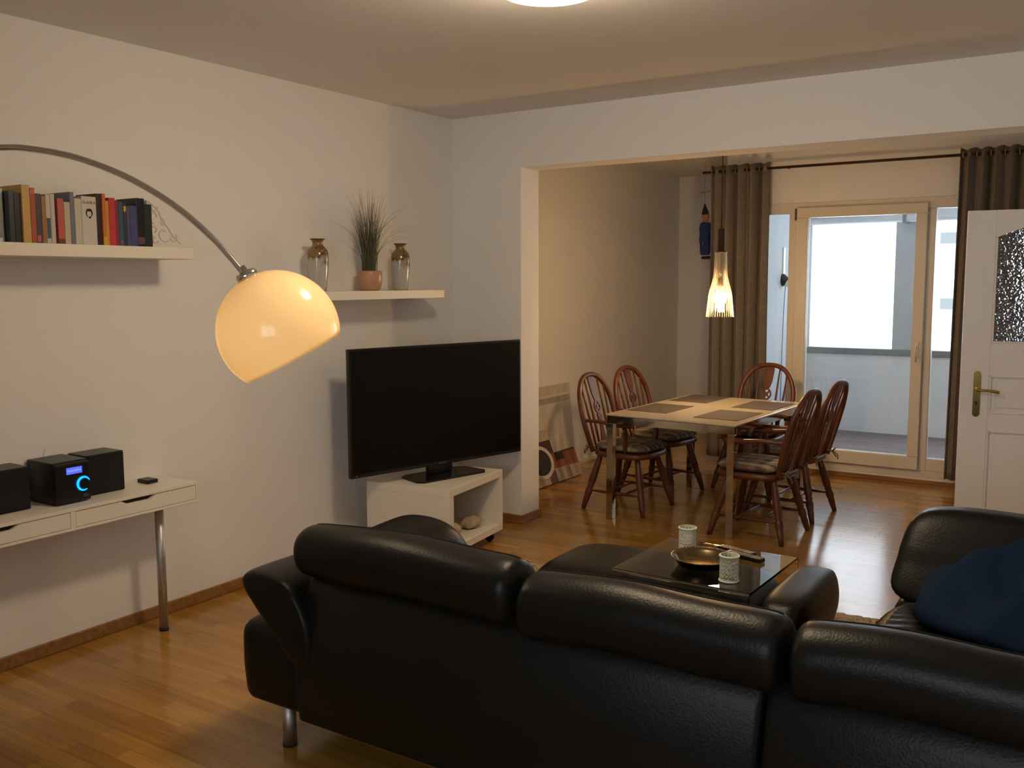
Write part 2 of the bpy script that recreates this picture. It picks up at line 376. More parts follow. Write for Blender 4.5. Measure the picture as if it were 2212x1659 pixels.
# curtain rod and curtains
b = bmesh.new(); tube(b, [(.74, 2.60, 2.518), (3.75, 2.60, 2.518)], .011, 10)
rod = link('curtain_rod', b, mat('dark_iron', (.06, .035, .02), .5, .6)); tag(rod, 'thin dark metal curtain rod running above the balcony window', 'curtain rod')
b = bmesh.new()
b.free()
for x in (1.45, 3.72):
    b = bmesh.new(); tube(b, [(x, 2.60, 2.518), (x, 2.70, 2.518)], .007, 8); link('bracket', b, bpy.data.materials['dark_iron'], rod)
def curtain(x0, x1, folds, zt, zb, name, label, amp=.045, lean=0):
    NX = folds*14; NZ = 26; b = bmesh.new(); rows = []
    ph = random.random()*6
    for j in range(NZ+1):
        t = j/NZ; z = zt+(zb-zt)*t; row = []
        for i in range(NX+1):
            s = i/NX; a = s*folds*2*PI
            A = amp*(1-.15*t)*(.85+.3*math.sin(3.1*s*folds+ph))
            x = x0+(x1-x0)*s+.010*math.sin(2*a+ph)*(.4+t)-lean*t*(1-s)*1.0
            y = 2.60+A*math.sin(a+ph*.3)+.008*math.sin(5*t+s*9)
            zz = z+(.010*math.sin(a+1) if j in (0,) else 0)+(.006*math.sin(a*.5) if j == NZ else 0)
            row.append(b.verts.new((x, y, zz)))
        rows.append(row)
    for j in range(NZ):
        for i in range(NX):
            f = b.faces.new((rows[j][i], rows[j][i+1], rows[j+1][i+1], rows[j+1][i])); f.smooth = True
    o = link(name, b, M_curt); m = o.modifiers.new('thickness', 'SOLIDIFY'); m.thickness = .003
    tag(o, label, 'curtain', 'curtains at the balcony window')
    for k in range(folds*2):
        b = bmesh.new(); s = (k+.5)/(folds*2); xx = x0+(x1-x0)*s
        pts = [(xx, 2.60+.022*math.cos(2*PI*q/14), 2.518+.022*math.sin(2*PI*q/14)) for q in range(14)]
        tube(b, pts, .003, 6, closed=True); link('eyelet', b, M_steel, o)
    return o
curtain(.80, 1.315, 5, 2.565, .075, 'curtain', 'grey-brown eyelet curtain at the left end, behind the pendant lamp')
curtain(2.745, 3.30, 6, 2.56, .075, 'curtain', 'grey-brown eyelet curtain at the right end, behind the white door', lean=.02)

# ------------------------------------------------------------------ loggia and house opposite
LZ = .13; LY = 4.32
b = bmesh.new(); box(b, 1.17, YW+.12, 0, 4.4, LY+.15, LZ-.02); struct('floor_loggia', b, M_conc)
b = bmesh.new()
k = 0; y = YW+.125
while y < LY-.02:
    box(b, 1.175, y, LZ-.02, 4.2, min(y+.088, LY-.001), LZ, bev=.003, seg=1); y += .094
struct('trim_1', b, M_deck)
b = bmesh.new(); box(b, 1.171, LY, LZ-.02, 4.4, LY+.15, .885); struct('wall_parapet', b, M_conc)
b = bmesh.new(); box(b, 1.171, LY-.02, .885, 4.4, LY+.17, .945, bev=.004, seg=1); struct('trim_2', b, M_cap)
b = bmesh.new(); box(b, 1.171, LY, 2.14, 4.4, LY+.15, 2.45); box(b, 1.17, YW+.12, 2.45, 4.4, LY+.15, 2.6); struct('ceiling_loggia', b, M_conc)
b = bmesh.new(); box(b, 1.165, YW+.12, 0, 1.172, LY+.15, 2.45); struct('wall_loggia_left', b, M_conc_shade)
b = bmesh.new(); box(b, 4.2, YW+.12, 0, 4.4, LY+.15, 2.45); struct('wall_loggia_right', b, M_conc)
b = bmesh.new(); box(b, 1.985, LY+.005, .945, 2.30, LY+.145, 2.14); struct('wall_loggia_post', b, M_conc_shade)
b = bmesh.new(); box(b, 1.173, LY+.005, .945, 1.205, LY+.1, 2.14); struct('trim_3', b, M_conc)
aw = empty('awning', (1.2, LY-.09, 2.17), 0, 'white rolled awning under the loggia ceiling above the parapet opening', 'awning')
b = bmesh.new(); tube(b, [(0, 0, 0), (2.9, 0, 0)], .034, 14); link('roller', b, M_conc, aw)
for x in (.86, 2.0):
    b = bmesh.new(); box(b, x, -.04, -.045, x+.03, .085, .05, bev=.004); link('bracket', b, M_cap, aw)
wl = empty('wall_spotlight', (1.172, 3.50, 1.605), 0, 'black and white trumpet lamp on the loggia wall seen through the narrow pane', 'wall lamp')
Mx = Matrix(((0, 0, 1, 0), (1, 0, 0, 0), (0, 1, 0, 0), (0, 0, 0, 1)))
b = bmesh.new(); lathe(b, [(.058, 0), (.058, .012), (.045, .03), (.026, .05), (.014, .075), (.012, .11)], M=Mx, n=20); link('shade', b, M_black, wl)
b = bmesh.new(); lathe(b, [(.0, .02), (.028, .035), (.04, .06), (.036, .085), (.02, .105), (.0, .11)], M=Matrix.Translation((.0, .0, -.032)) @ Mx, n=16, cap=False); link('bulb', b, M_white, wl)
b = bmesh.new(); tube(b, curve_pts([(.03, .0, -.05), (.02, .005, -.2), (.012, .01, -.5), (.006, .012, -1.2)], 5), .003, 6); link('cable', b, M_black, wl)
b = bmesh.new(); box(b, 1.172, 3.49, 1.66, 1.182, 3.545, 1.90, bev=.003); tag(link('thermometer', b, M_white), 'narrow white board on the loggia wall above the trumpet lamp', 'thermometer')
hb = empty('apartment_building', (0, 42, -14), 0, 'pale apartment house across the street seen through the loggia opening', 'building')
b = bmesh.new(); box(b, -40, 0, 0, 10, 8, 36); link('facade', b, M_fac, hb)
def hwin(x, z, w_, h_, strip=.55):
    b = bmesh.new(); box(b, x, -.06, z, x+w_, .02, z+h_); f = link('window', b, M_blind if w_ > 3 else M_pale, hb)
    b = bmesh.new(); box(b, x, -.09, z+h_-strip, x+w_, -.055, z+h_); link('pane', b, M_facw if w_ > 3 else M_blind, f)
for (x, z, w_, h_) in ((-3.42, 2.0+14, 4, 1.75), (-3.32, -.95+14, 4, 1.72), (-3.2, -3.9+14, 4, 1.72), (-8.1, 1.95+14, .55, .95), (-8.1, -.35+14, .52, 2.1), (-8.0, -1.7+14, .52, 1.2), (-14, -.5+14, 2, 1.6), (-14, 2.4+14, 2, 1.6)):
    hwin(x, z, w_, h_, .5 if w_ > 1 else .2)

# ------------------------------------------------------------------ lamps
cl = empty('ceiling_lamp', (2.145, -2.34, H), 0, 'round opal flush ceiling lamp glowing warm at the top edge', 'ceiling lamp')
b = bmesh.new(); lathe(b, [(.15, 0), (.15, -.012), (.16, -.014)], n=32); link('base_plate', b, M_white, cl)
M_em = mat('lit_opal_glass', (.9, .85, .75), .3, emis=(1, .78, .52), estr=CEIL_LAMP)
b = bmesh.new(); lathe(b, [(.16, -.012), (.180, -.03), (.190, -.055), (.182, -.085), (.16, -.108), (.10, -.124), (0, -.13)], n=40, cap=False); link('glass', b, M_em, cl)

# arc floor lamp
al = empty('arc_floor_lamp', (.40, -3.73, 0), 0, 'chrome arc floor lamp with cream dome shade over the sofa end', 'floor lamp')
def rel(p, o): return (p[0]-o.location.x, p[1]-o.location.y, p[2]-o.location.z)
b = bmesh.new(); lathe(b, [(.0, 0), (.15, 0), (.155, .006), (.155, .045), (.15, .052), (.02, .054), (.018, .08), (0, .08)], n=40, cap=False); link('base', b, mat('black_marble', (.012, .012, .012), .15, noise=.5, nscale=12), al)
arc = [(.40, -3.73, .05), (.40, -3.73, 1.0), (.40, -3.73, 1.55), (.43, -3.70, 1.83), (.54, -3.62, 1.975), (.66, -3.53, 2.028), (.753, -3.467, 2.037), (.828, -3.418, 2.034), (.95, -3.345, 2.008), (1.071, -3.27, 1.957), (1.175, -3.21, 1.894), (1.267, -3.161, 1.822), (1.36, -3.113, 1.727), (1.441, -3.074, 1.623)]
P = curve_pts([rel(p, al) for p in arc], 8)
b = bmesh.new(); tube(b, P, [.0105]*(len(P)-10)+[.0095]*10, 12); link('arc_tube', b, M_chrome, al)
sc = Vector((1.541, -3.032, 1.444)); vd = (sc-CAM).normalized()
axis = (-rt*.496+up*.868); axis = (axis-vd*axis.dot(vd)).normalized(); axis = (axis-vd*.03).normalized()
sx = fw.cross(axis).normalized(); sy = axis.cross(sx)
Ms = Matrix(((sx.x, sy.x, axis.x, sc.x-al.location.x), (sx.y, sy.y, axis.y, sc.y-al.location.y), (sx.z, sy.z, axis.z, sc.z-al.location.z), (0, 0, 0, 1)))
R = .196
prof = [(R*math.sin(a), R*math.cos(a)) for a in [math.radians(8+ (120-8)*i/26) for i in range(27)]]
prof = prof[::-1]+[(p[0]*.975, p[1]*.975-.001) for p in prof[::1]][1:]
prof = [(R*math.sin(math.radians(120-(112*i/26))), R*math.cos(math.radians(120-(112*i/26)))) for i in range(27)]
M_opal = mat('cream_opal_acrylic', (.86, .74, .52), .12, coat=.5)
nt = M_opal.node_tree; bs = nt.nodes['Principled BSDF']; tl = nt.nodes.new('ShaderNodeBsdfTranslucent'); tl.inputs[0].default_value = (.99, .84, .56, 1)
mx = nt.nodes.new('ShaderNodeMixShader'); mx.inputs[0].default_value = .35; out = nt.nodes['Material Output']
nt.links.new(bs.outputs[0], mx.inputs[1]); nt.links.new(tl.outputs[0], mx.inputs[2]); nt.links.new(mx.outputs[0], out.inputs[0])
b = bmesh.new(); lathe(b, prof, M=Ms, n=64, cap=False)
sh = link('lamp_shade', b, M_opal, al, smooth=True); m = sh.modifiers.new('thickness', 'SOLIDIFY'); m.thickness = .004; m.offset = -1
b = bmesh.new(); lathe(b, [(0, .189), (.034, .187), (.036, .205), (.030, .214), (.012, .218), (.010, .235), (0, .235)], M=Ms, n=28, cap=False); link('shade_cap', b, M_chrome, al)
b = bmesh.new(); lathe(b, [(0, .19), (.02, .19), (.02, .13), (.024, .12), (.03, .10), (.034, .075), (.028, .05), (.012, .037), (0, .035)], M=Ms, n=20, cap=False); link('bulb', b, mat('bulb_glass', (.9, .85, .7), .3, emis=(1, .7, .4), estr=1.5), al)
ld = bpy.data.lights.new('arc_lamp_light', 'POINT'); ld.energy = DOME_LAMP; ld.color = (1, .87, .66); ld.shadow_soft_size = .035
lo = bpy.data.objects.new('arc_lamp_light', ld); COL.objects.link(lo); lo.parent = al; lo.location = Ms @ Vector((0, 0, .02))

# pendant over the dining table
pc = Vector((1.478, 1.10, 1.352))
pl = empty('pendant_lamp', tuple(pc), 0, 'lit pendant lamp with long flared ribbed glass shade over the dining table', 'pendant lamp')
M_rib = mat('ribbed_clear_glass', (1, .93, .8), .12, trans=1, ior=1.3)
b = bmesh.new(); n = 72
sp = [(.093, 0), (.090, .03), (.084, .09), (.078, .15), (.072, .18), (.058, .23), (.046, .28), (.042, .33), (.040, .40), (.038, .445)]
rings = []
for (r_, z_) in sp:
    ring = []
    for k in range(n):
        rr = r_*(1.0+(.03 if k % 3 == 0 else 0)); a = 2*PI*k/n
        ring.append(b.verts.new((rr*math.cos(a), rr*math.sin(a), z_)))
    rings.append(ring)
for i in range(len(rings)-1):
    for k in range(n): f = b.faces.new((rings[i][k], rings[i][(k+1) % n], rings[i+1][(k+1) % n], rings[i+1][k])); f.smooth = True
psh = link('lamp_shade', b, pane_mat('clear_shade_glass', (1, .93, .80), 1.7, .05), pl)
b = bmesh.new()
for k in range(36):
    a = 2*PI*k/36
    tube(b, [((r_+.0012)*math.cos(a), (r_+.0012)*math.sin(a), z_) for r_, z_ in sp], .0013, 5, cap=False)
link('shade_ribs', b, mat('glass_ribs', (.85, .72, .5), .15, trans=.7), psh)
b = bmesh.new(); lathe(b, [(0, .175), (.022, .172), (.036, .15), (.042, .125), (.038, .10), (.022, .078), (0, .07)], n=24, cap=False)
link('bulb', b, mat('lit_pendant_bulb', (1, .9, .7), .3, emis=(1, .74, .42), estr=90), pl)
b = bmesh.new(); lathe(b, [(0, .18), (.014, .18), (.016, .22), (.018, .26), (.012, .27), (0, .27)], n=20, cap=False); tube(b, [(0, 0, .27), (0, 0, .45)], .003, 8)
lathe(b, [(0, .44), (.036, .44), (.036, .452), (.024, .456), (.023, .60), (.021, .604), (0, .605)], n=24, cap=False)
link('lamp_holder', b, mat('dark_bronze', (.045, .032, .02), .4, .5), pl)
b = bmesh.new(); tube(b, [(0, 0, .60), (0, 0, H-pc.z-.03)], .0032, 8); lathe(b, [(0, H-pc.z), (.05, H-pc.z), (.045, H-pc.z-.03), (0, H-pc.z-.035)], n=24, cap=False); link('cord', b, M_black, pl)
ld = bpy.data.lights.new('pendant_light', 'POINT'); ld.energy = PENDANT; ld.color = (1, .62, .28); ld.shadow_soft_size = .04
lo = bpy.data.objects.new('pendant_light', ld); COL.objects.link(lo); lo.parent = pl; lo.location = (0, 0, .045)

# ------------------------------------------------------------------ sofa
sf = empty('corner_sofa', (1.33, -3.05, 0), 0, 'black leather corner sofa with its back to the camera', 'sofa')
def sl(x, y, z): return Vector((x-1.33, y+3.05, z))
XE = 4.22
# wooden-cored plinth of the back row and the wing
b = bmesh.new()
box(b, .20, 0.02, .155, XE-1.33, .92, .30, bev=.03, seg=3)
box(b, 3.16-1.33, .90, .155, XE-1.33, 1.55, .30, bev=.03, seg=3)
o = link('base', b, M_leather, sf, smooth=True); sharp(o)
def panel(x0, x1):
    # rear panel: slightly sloped slab with rounded rims
    b = bmesh.new(); prof = [(-.005, .155), (-.012, .20), (.005, .42), (.035, .56), (.058, .615), (.085, .632), (.115, .62), (.16, .58), (.17, .30), (.17, .155)]
    xs = [x0-1.33, x0-1.33+.006, x0-1.33+.02, x1-1.33-.02, x1-1.33-.006, x1-1.33]; ins = [.014, .004, 0, 0, .004, .014]
    rings = []
    for x, i_ in zip(xs, ins):
        cy, cz = .08, .38
        rings.append([b.verts.new((x, y+(i_ if y < cy else -i_), z-(i_ if z > cz else 0))) for y, z in prof])
    m_ = len(prof)
    for i in range(len(rings)-1):
        for k in range(m_):
            f = b.faces.new((rings[i][k], rings[i][(k+1) % m_], rings[i+1][(k+1) % m_], rings[i+1][k])); f.smooth = True
    b.faces.new(rings[0]); b.faces.new(rings[-1][::-1])
    o = link('back_panel', b, M_leather, sf, smooth=True); sharp(o, 50); return o
panel(1.60, 3.146); p2 = panel(3.152, XE)
def loaf(name, cs, x0, x1, p=9, dzf=None, taper=None, n=40, parent=sf, seam=None, m=M_leather):
    """cushion: closed y-z section swept along x with rounded ends"""
    cy = sum(c[0] for c in cs)/len(cs); cz = sum(c[1] for c in cs)/len(cs)
    sec = [(p_.x, p_.y) for p_ in curve_pts([(c[0], c[1], 0) for c in cs], 4, closed=True)]
    b = bmesh.new(); rings = []; L_ = len(sec); seams = {k: [] for k in (seam or [])}
    for i in range(n+1):
        t = math.sin(PI/2*(-1+2*i/n)); q = max(0, 1-abs(t)**p)**.5
        q = max(q, .02)
        if taper: q *= taper(t)
        dz = dzf(t) if dzf else 0
        x = (x0+x1)/2+(x1-x0)/2*t
        rg_ = [(x, cy+(y-cy)*q, cz+(z-cz)*q+dz) for y, z in sec]
        rings.append([b.verts.new(v) for v in rg_])
        for k in seams:
            if abs(t) < .93:
                y, z = sec[k]; o_ = Vector((0, y-cy, z-cz)).normalized()*.0012
                seams[k].append((x, rg_[k][1]+o_.y, rg_[k][2]+o_.z))
    for i in range(n):
        for k in range(L_):
            f = b.faces.new((rings[i][k], rings[i][(k+1) % L_], rings[i+1][(k+1) % L_], rings[i+1][k])); f.smooth = True
    b.faces.new(rings[0]); b.faces.new(rings[-1][::-1])
    o = link(name, b, m, parent)
    for k in seams:
        b = bmesh.new(); tube(b, seams[k], .0016, 5); link('seam', b, M_leather_seam, o)
    return o
HC = [(.035, .615), (.004, .66), (.0, .72), (.022, .765), (.075, .792), (.14, .785), (.19, .745), (.205, .68), (.18, .625), (.10, .60)]
def head(x0, x1, up=0, tl=0):
    loaf('headrest', [(y, z+up) for y, z in HC], x0-1.33, x1-1.33, p=34, dzf=lambda t: -.012*abs(t)**4+.004*math.sin(5*t+x0),
         taper=(lambda t: 1-tl*max(0, -t)**2.5) if tl else None, seam=(19, 22))
head(1.555, 2.432, .022, .16); head(2.438, 3.198); head(3.204, 3.96, .004)
# seats
def cush(name, x0, x1, y0, y1, z0, z1, n=12, wr=.0, e=4, dz=None):
    b = bmesh.new()
    def fn(q):
        d = Vector((0, 0, 0))
        if q.z > .2: d.z += .018*(1-q.x*q.x)*(1-q.y*q.y)
        if wr and q.z > 0: d.z += wr*math.sin(q.y*82+2.5*math.sin(q.x*6)+2*math.sin(q.y*9))*max(0, -q.x)**1*(1-q.y*q.y)
        return d
    puff(b, (x0+x1)/2-1.33, (y0+y1)/2+3.05, (z0+z1)/2, (x1-x0)/2, (y1-y0)/2, (z1-z0)/2, e=e*1.6, n=n, fn=fn, ez=3)
    return link(name, b, M_leather, sf)
cush('seat_cushion', 1.60, 2.44, -2.92, -2.12, .27, .43); cush('seat_cushion', 2.44, 3.145, -2.92, -2.12, .27, .43)
cush('seat_cushion', 3.145, 4.05, -2.92, -1.44, .27, .435, n=84, wr=.006)
cush('back_cushion', 1.62, 2.44, -2.93, -2.70, .42, .68); cush('back_cushion', 2.44, 3.15, -2.93, -2.70, .42, .68); cush('back_cushion', 3.15, 3.9, -2.93, -2.70, .42, .68)
cush('side_back', 3.98, 4.20, -2.9, -1.45, .28, .70)
# left arm: block and outward-flared pad
b = bmesh.new(); puff(b, .138, .485, .30, .150, .492, .148, e=11, n=14, ez=9, fn=lambda q: Vector((.015*max(0, -q.z)*(q.x < 0), 0, 0))); link('arm_block', b, M_leather, sf)
b = bmesh.new()
cs = [(.285, .275), (.175, .400), (.065, .50), (-.002, .565), (-.014, .597), (.008, .624), (.06, .633), (.16, .630), (.235, .605), (.30, .52), (.335, .38)]
ys = [0.0, .01, .04, .2, .45, .68, .81, .89, .94, .97]; scl = [.86, .95, 1, 1, 1, 1.0, 1.0, .95, .82, .6]; lift = [0, 0, 0, 0, .0, .010, .018, .006, -.025, -.06]
rings = []
for y_, s_, l_ in zip(ys, scl, lift):
    rings.append([b.verts.new((.185+(x-.17)*s_, y_-.012+.04*min(1, y_/.6), .49+(z-.49)*s_+l_*max(0, (z-.4)/.23))) for x, z in cs])
for i in range(len(rings)-1):
    for k in range(len(cs)):
        f = b.faces.new((rings[i][k], rings[i][(k+1) % len(cs)], rings[i+1][(k+1) % len(cs)], rings[i+1][k])); f.smooth = True
b.faces.new(rings[0]); b.faces.new(rings[-1][::-1])
o = link('armrest', b, M_leather, sf, smooth=True); m = o.modifiers.new('soft', 'SUBSURF'); m.levels = 2; m.render_levels = 2
# far arm pad of the wing, flared away
b = bmesh.new()
def fn(q): return Vector((.035*q.z, .10*q.z, -.012*q.x*(q.z > 0)))
puff(b, 3.60-1.33, -1.33+3.05, .545, .455, .07, .172, e=5, n=14, fn=fn); o = link('armrest', b, M_leather, sf)
b = bmesh.new(); tube(b, [(3.18-1.33, -1.385+3.05, .42), (3.185-1.33, -1.33+3.05, .55), (3.215-1.33, -1.275+3.05, .69)], .003, 6); link('piping', b, M_leather_seam, o)
b = bmesh.new(); puff(b, 3.60-1.33, -1.38+3.05, .28, .45, .11, .13, e=6, n=8); link('arm_block', b, M_leather, sf)
for (x, y) in ((1.477, -2.976), (1.45, -2.2), (3.05, -2.25), (3.25, -1.40), (4.05, -1.45), (4.1, -2.95), (2.9, -2.96)):
    b = bmesh.new(); lathe(b, [(.018, .005), (.024, .005), (.024, .16), (.018, .16)], c=(x-1.33, y+3.05, 0), n=20)
    lg = link('leg', b, M_steel, sf)
    b = bmesh.new(); lathe(b, [(.0, 0), (.025, 0), (.026, .006), (.024, .009), (0, .009)], c=(x-1.33, y+3.05, 0), n=20, cap=False); link('glide', b, M_rubber, lg)
b = bmesh.new(); box(b, -.012, .05, .235, .002, .07, .275, bev=.002); link('label_tab', b, mat('grey_tab', (.12, .16, .18), .6), sf)

# ottoman with its end roll
ot = empty('ottoman', (2.34, -1.64, 0), 0, 'black leather ottoman with rolled right end under the glass tray table', 'ottoman')
b = bmesh.new()
def fn(q): return Vector((0, 0, .012*(1-q.x**2)*(1-q.y**2) if q.z > 0 else 0))
puff(b, -.09, 0, .30, .50, .262, .12, e=6, n=12, fn=fn, ez=2.8); link('cushion', b, M_leather, ot)
b = bmesh.new(); puff(b, -.03, 0, .16, .53, .25, .08, e=8, n=6); link('base', b, M_leather, ot)
b = bmesh.new()
def fn(q): return Vector((0, 0, 0))
puff(b, .515, -.01, .345, .092, .325, .118, e=4.5, n=14, fn=fn, ez=2.1); link('end_roll', b, M_leather, ot)
b = bmesh.new(); puff(b, .50, -.01, .155, .075, .30, .10, e=6, n=8); link('end_panel', b, M_leather, ot)
for x in (-.5, .45):
    for y in (-.2, .2):
        b = bmesh.new(); lathe(b, [(.02, 0.0), (.022, 0.0), (.022, .09), (.02, .09)], c=(x, y, 0), n=16); link('leg', b, M_steel, ot)

# bridge-shaped glass tray table straddling the ottoman
gt = empty('glass_tray_table', (2.463, -1.62, 0), math.radians(-1.5), 'clear bent glass table bridging over the black ottoman', 'tray table')
M_acr = mat('clear_table_glass', (.92, .95, .93), .015, trans=1, ior=1.5)
b = bmesh.new()
W2, D2, ZT, TH = .284, .292, .462, .010
path = [(-D2, .0), (-D2, ZT-.02), (-D2+.006, ZT-.006), (-D2+.02, ZT), (D2-.02, ZT), (D2-.006, ZT-.006), (D2, ZT-.02), (D2, .0)]
inner = [(-D2+TH, 0), (-D2+TH, ZT-.022), (-D2+TH+.003, ZT-TH-.003), (-D2+.024, ZT-TH), (D2-.024, ZT-TH), (D2-TH-.003, ZT-TH-.003), (D2-TH, ZT-.022), (D2-TH, 0)]
A = [[b.verts.new((s_*W2, y, z)) for y, z in path] for s_ in (-1, 1)]; B = [[b.verts.new((s_*W2, y, z)) for y, z in inner] for s_ in (-1, 1)]
for i in range(7):
    b.faces.new((A[0][i], A[0][i+1], A[1][i+1], A[1][i])); b.faces.new((B[0][i], B[0][i+1], B[1][i+1], B[1][i]))
    b.faces.new((A[0][i], A[0][i+1], B[0][i+1], B[0][i])); b.faces.new((A[1][i], A[1][i+1], B[1][i+1], B[1][i]))
for i in (0, 7): b.faces.new((A[0][i], B[0][i], B[1][i], A[1][i]))
link('glass_sheet', b, M_acr, gt)
# things on it
GZ = ZT
def candle(x, y, label):
    c = empty('candle_holder', (x, y, GZ), random.random()*3, label, 'candle holder', 'perforated white candle holders on the glass table')
    M_cer = mat('white_pierced_ceramic', (.60, .62, .52), .45)
    b = bmesh.new(); r_, h_ = .036, .103; n = 48; nz = 20
    # pierced wall: lattice of petals, openings left out
    rings = [[b.verts.new((r_*math.cos(2*PI*k/n), r_*math.sin(2*PI*k/n), h_*j/nz)) for k in range(n)] for j in range(nz+1)]
    for j in range(nz):
        for k in range(n):
            kk = abs((k % 6)-2.5); jj = abs(((j-2+3*((k//6) % 2)) % 6)-2.5)
            hole = 2 <= j <= 17 and (k+j) % 3 != 0 and (k-j) % 3 != 0 and kk+jj < 4.2
            if hole: continue
            b.faces.new((rings[j][k], rings[j][(k+1) % n], rings[j+1][(k+1) % n], rings[j+1][k]))
    o = link('wall', b, M_cer, c); m = o.modifiers.new('thickness', 'SOLIDIFY'); m.thickness = .003; m.offset = -1
    for z_ in (.004, .099):
        b = bmesh.new(); tube(b, [((r_+.0005)*math.cos(2*PI*k/32), (r_+.0005)*math.sin(2*PI*k/32), z_) for k in range(32)], .0036, 6, closed=True); link('rim', b, M_cer, c)
    b = bmesh.new(); lathe(b, [(0, .001), (.034, .001), (.034, .005), (0, .006)], n=28, cap=False); link('floor_disc', b, M_cer, c)
    b = bmesh.new(); lathe(b, [(0, .007), (.019, .007), (.019, .022), (0, .023)], n=20, cap=False); link('tealight', b, M_brass, c)
    return c
candle(2.330, -1.50, 'white pierced ceramic candle holder behind the round metal tray'); candle(2.623, -1.800, 'white pierced ceramic candle holder in front of the round metal tray')
tr = empty('round_tray', (2.462, -1.665, GZ), 0, 'round dark metal dish with gilt pattern between the two candle holders', 'dish')
b = bmesh.new(); lathe(b, [(0, .001), (.075, .001), (.098, .006), (.112, .028), (.124, .036), (.128, .041), (.123, .041), (.108, .032), (.092, .011), (.07, .007), (0, .006)], n=48, cap=False)
link('dish', b, mat('antique_metal', (.22, .17, .09), .2, 1), tr)
b = bmesh.new(); lathe(b, [(0, .0062), (.07, .0075), (.07, .0085), (0, .0075)], n=40, cap=False)
link('gilt_relief', b, mat('gilt_relief', (.85, .55, .22), .25, 1, bump=1, bscale=160), tr)
def remote(x, y, rz, label, z=GZ, col=M_black):
    c = empty('remote_control', (x, y, z), rz, label, 'remote control', 'remote controls on the glass table')
    b = bmesh.new(); box(b, -.085, -.021, 0, .085, .021, .018, bev=.005, seg=2); link('body', b, col, c)
    b = bmesh.new()
    for i in range(7):
        for j in range(3): box(b, -.07+i*.016, -.013+j*.0095, .0165, -.06+i*.016, -.0065+j*.0095, .0195, bev=.001, seg=1)
    link('buttons', b, mat('remote_buttons', (.12, .11, .11), .5), c)
    return c
remote(2.575, -1.485, math.radians(-15), 'black remote control at the far right of the glass table')
remote(2.520, -1.425, math.radians(-15), 'slim remote control lying behind the other remote on the glass')

# rug
b = bmesh.new(); NXr, NYr = 150, 70; x0, x1, y0, y1 = 1.0, 3.12, -2.1, -.62
G = [[None]*(NYr+1) for _ in range(NXr+1)]
for i in range(NXr+1):
    for j in range(NYr+1):
        u, v = i/NXr, j/NYr; e = min(1, 14*min(u, 1-u, v, 1-v))
        x = x0+(x1-x0)*u+(random.uniform(-.012, .012)); y = y0+(y1-y0)*v+(u-.85)*.14+random.uniform(-.012, .012)
        G[i][j] = b.verts.new((x, y, .003+e*(.014+random.random()*.022)))
for i in range(NXr):
    for j in range(NYr): b.faces.new((G[i][j], G[i+1][j], G[i+1][j+1], G[i][j+1]))
for ring in ([G[i][0] for i in range(NXr+1)], [G[i][NYr] for i in range(NXr+1)], [G[0][j] for j in range(NYr+1)], [G[NXr][j] for j in range(NYr+1)]):
    lo_ = [b.verts.new((v.co.x, v.co.y, 0.0005)) for v in ring]
    for i in range(len(ring)-1): b.faces.new((ring[i], ring[i+1], lo_[i+1], lo_[i]))
tag(link('rug', b, mat('beige_shag', (.36, .27, .17), 1, noise=.35, nscale=90, sheen=.3)), 'beige shaggy rug on the parquet between ottoman and sofa wing', 'rug')

# blanket
b = bmesh.new(); NX_, NY_ = 90, 90; cx_, cy_, zb_ = 3.72, -1.72, .466
G = []
for i in range(NX_+1):
    row = []
    for j in range(NY_+1):
        u, v = -1+2*i/NX_, -1+2*j/NY_
        rr = max(abs(u), abs(v)); a = math.atan2(v, u); k_ = rr/(math.hypot(u, v) or 1)
        px_, py_ = u*k_, v*k_; r_ = math.hypot(px_, py_)
        ed = 1+.06*math.sin(3*a+.6)+.05*math.sin(5*a+2)
        hgt = max(0, 1-r_**3.2)**.55
        x = cx_+px_*.47*ed; y = cy_+py_*.30*ed
        fold = .085*(.5-abs(math.sin(10*(y-.35*x)+1.6*math.sin(4*x+1))))+.030*(.5-abs(math.sin(13*(y+.25*x)+1.9*math.sin(5*y+3*x))))+.014*math.sin(26*(x*.6+y)+2*math.sin(9*x))
        z = zb_+hgt*(.165+.04*math.sin(2.2*py_+.6)+fold*1.15+.01*math.sin(38*y+17*x+2*math.sin(9*x)))
        row.append(b.verts.new((x, y, z)))
    G.append(row)
for i in range(NX_):
    for j in range(NY_): f = b.faces.new((G[i][j], G[i+1][j], G[i+1][j+1], G[i][j+1])); f.smooth = True
bl = link('blanket', b, mat('navy_fleece', (.013, .026, .054), 1, spec=.05, bump=.5, bscale=200)); tag(bl, 'dark blue fleece blanket heaped on the sofa wing', 'blanket')
m = bl.modifiers.new('thickness', 'SOLIDIFY'); m.thickness = .012; m.offset = 1

# ------------------------------------------------------------------ dining table
TA = math.radians(-3); TC = (1.444, 1.028)
dt = empty('dining_table', (TC[0], TC[1], 0), TA, 'dining table with cream glass top and square chrome legs', 'table')
b = bmesh.new(); box(b, -.452, -.648, .708, .46, .652, .721, bev=.003, seg=1); link('tabletop', b, mat('cream_glass_top', (.62, .53, .38), .08, coat=.4), dt)
M_tch = mat('polished_steel', (.50, .46, .39), .07, 1)
b = bmesh.new()
for (x0, y0, x1, y1) in ((-.45, -.64, .45, -.605), (-.45, .605, .45, .64), (-.45, -.605, -.415, .605), (.415, -.605, .45, .605)): box(b, x0, y0, .655, x1, y1, .707, bev=.002, seg=1)
link('frame', b, M_tch, dt)
for sx_ in (-1, 1):
    for sy_ in (-1, 1):
        b = bmesh.new(); x, y = sx_*.4275, sy_*.6175; box(b, x-.0235, y-.0235, 0, x+.0235, y+.0235, .655, bev=.002, seg=1); link('leg', b, M_tch, dt)
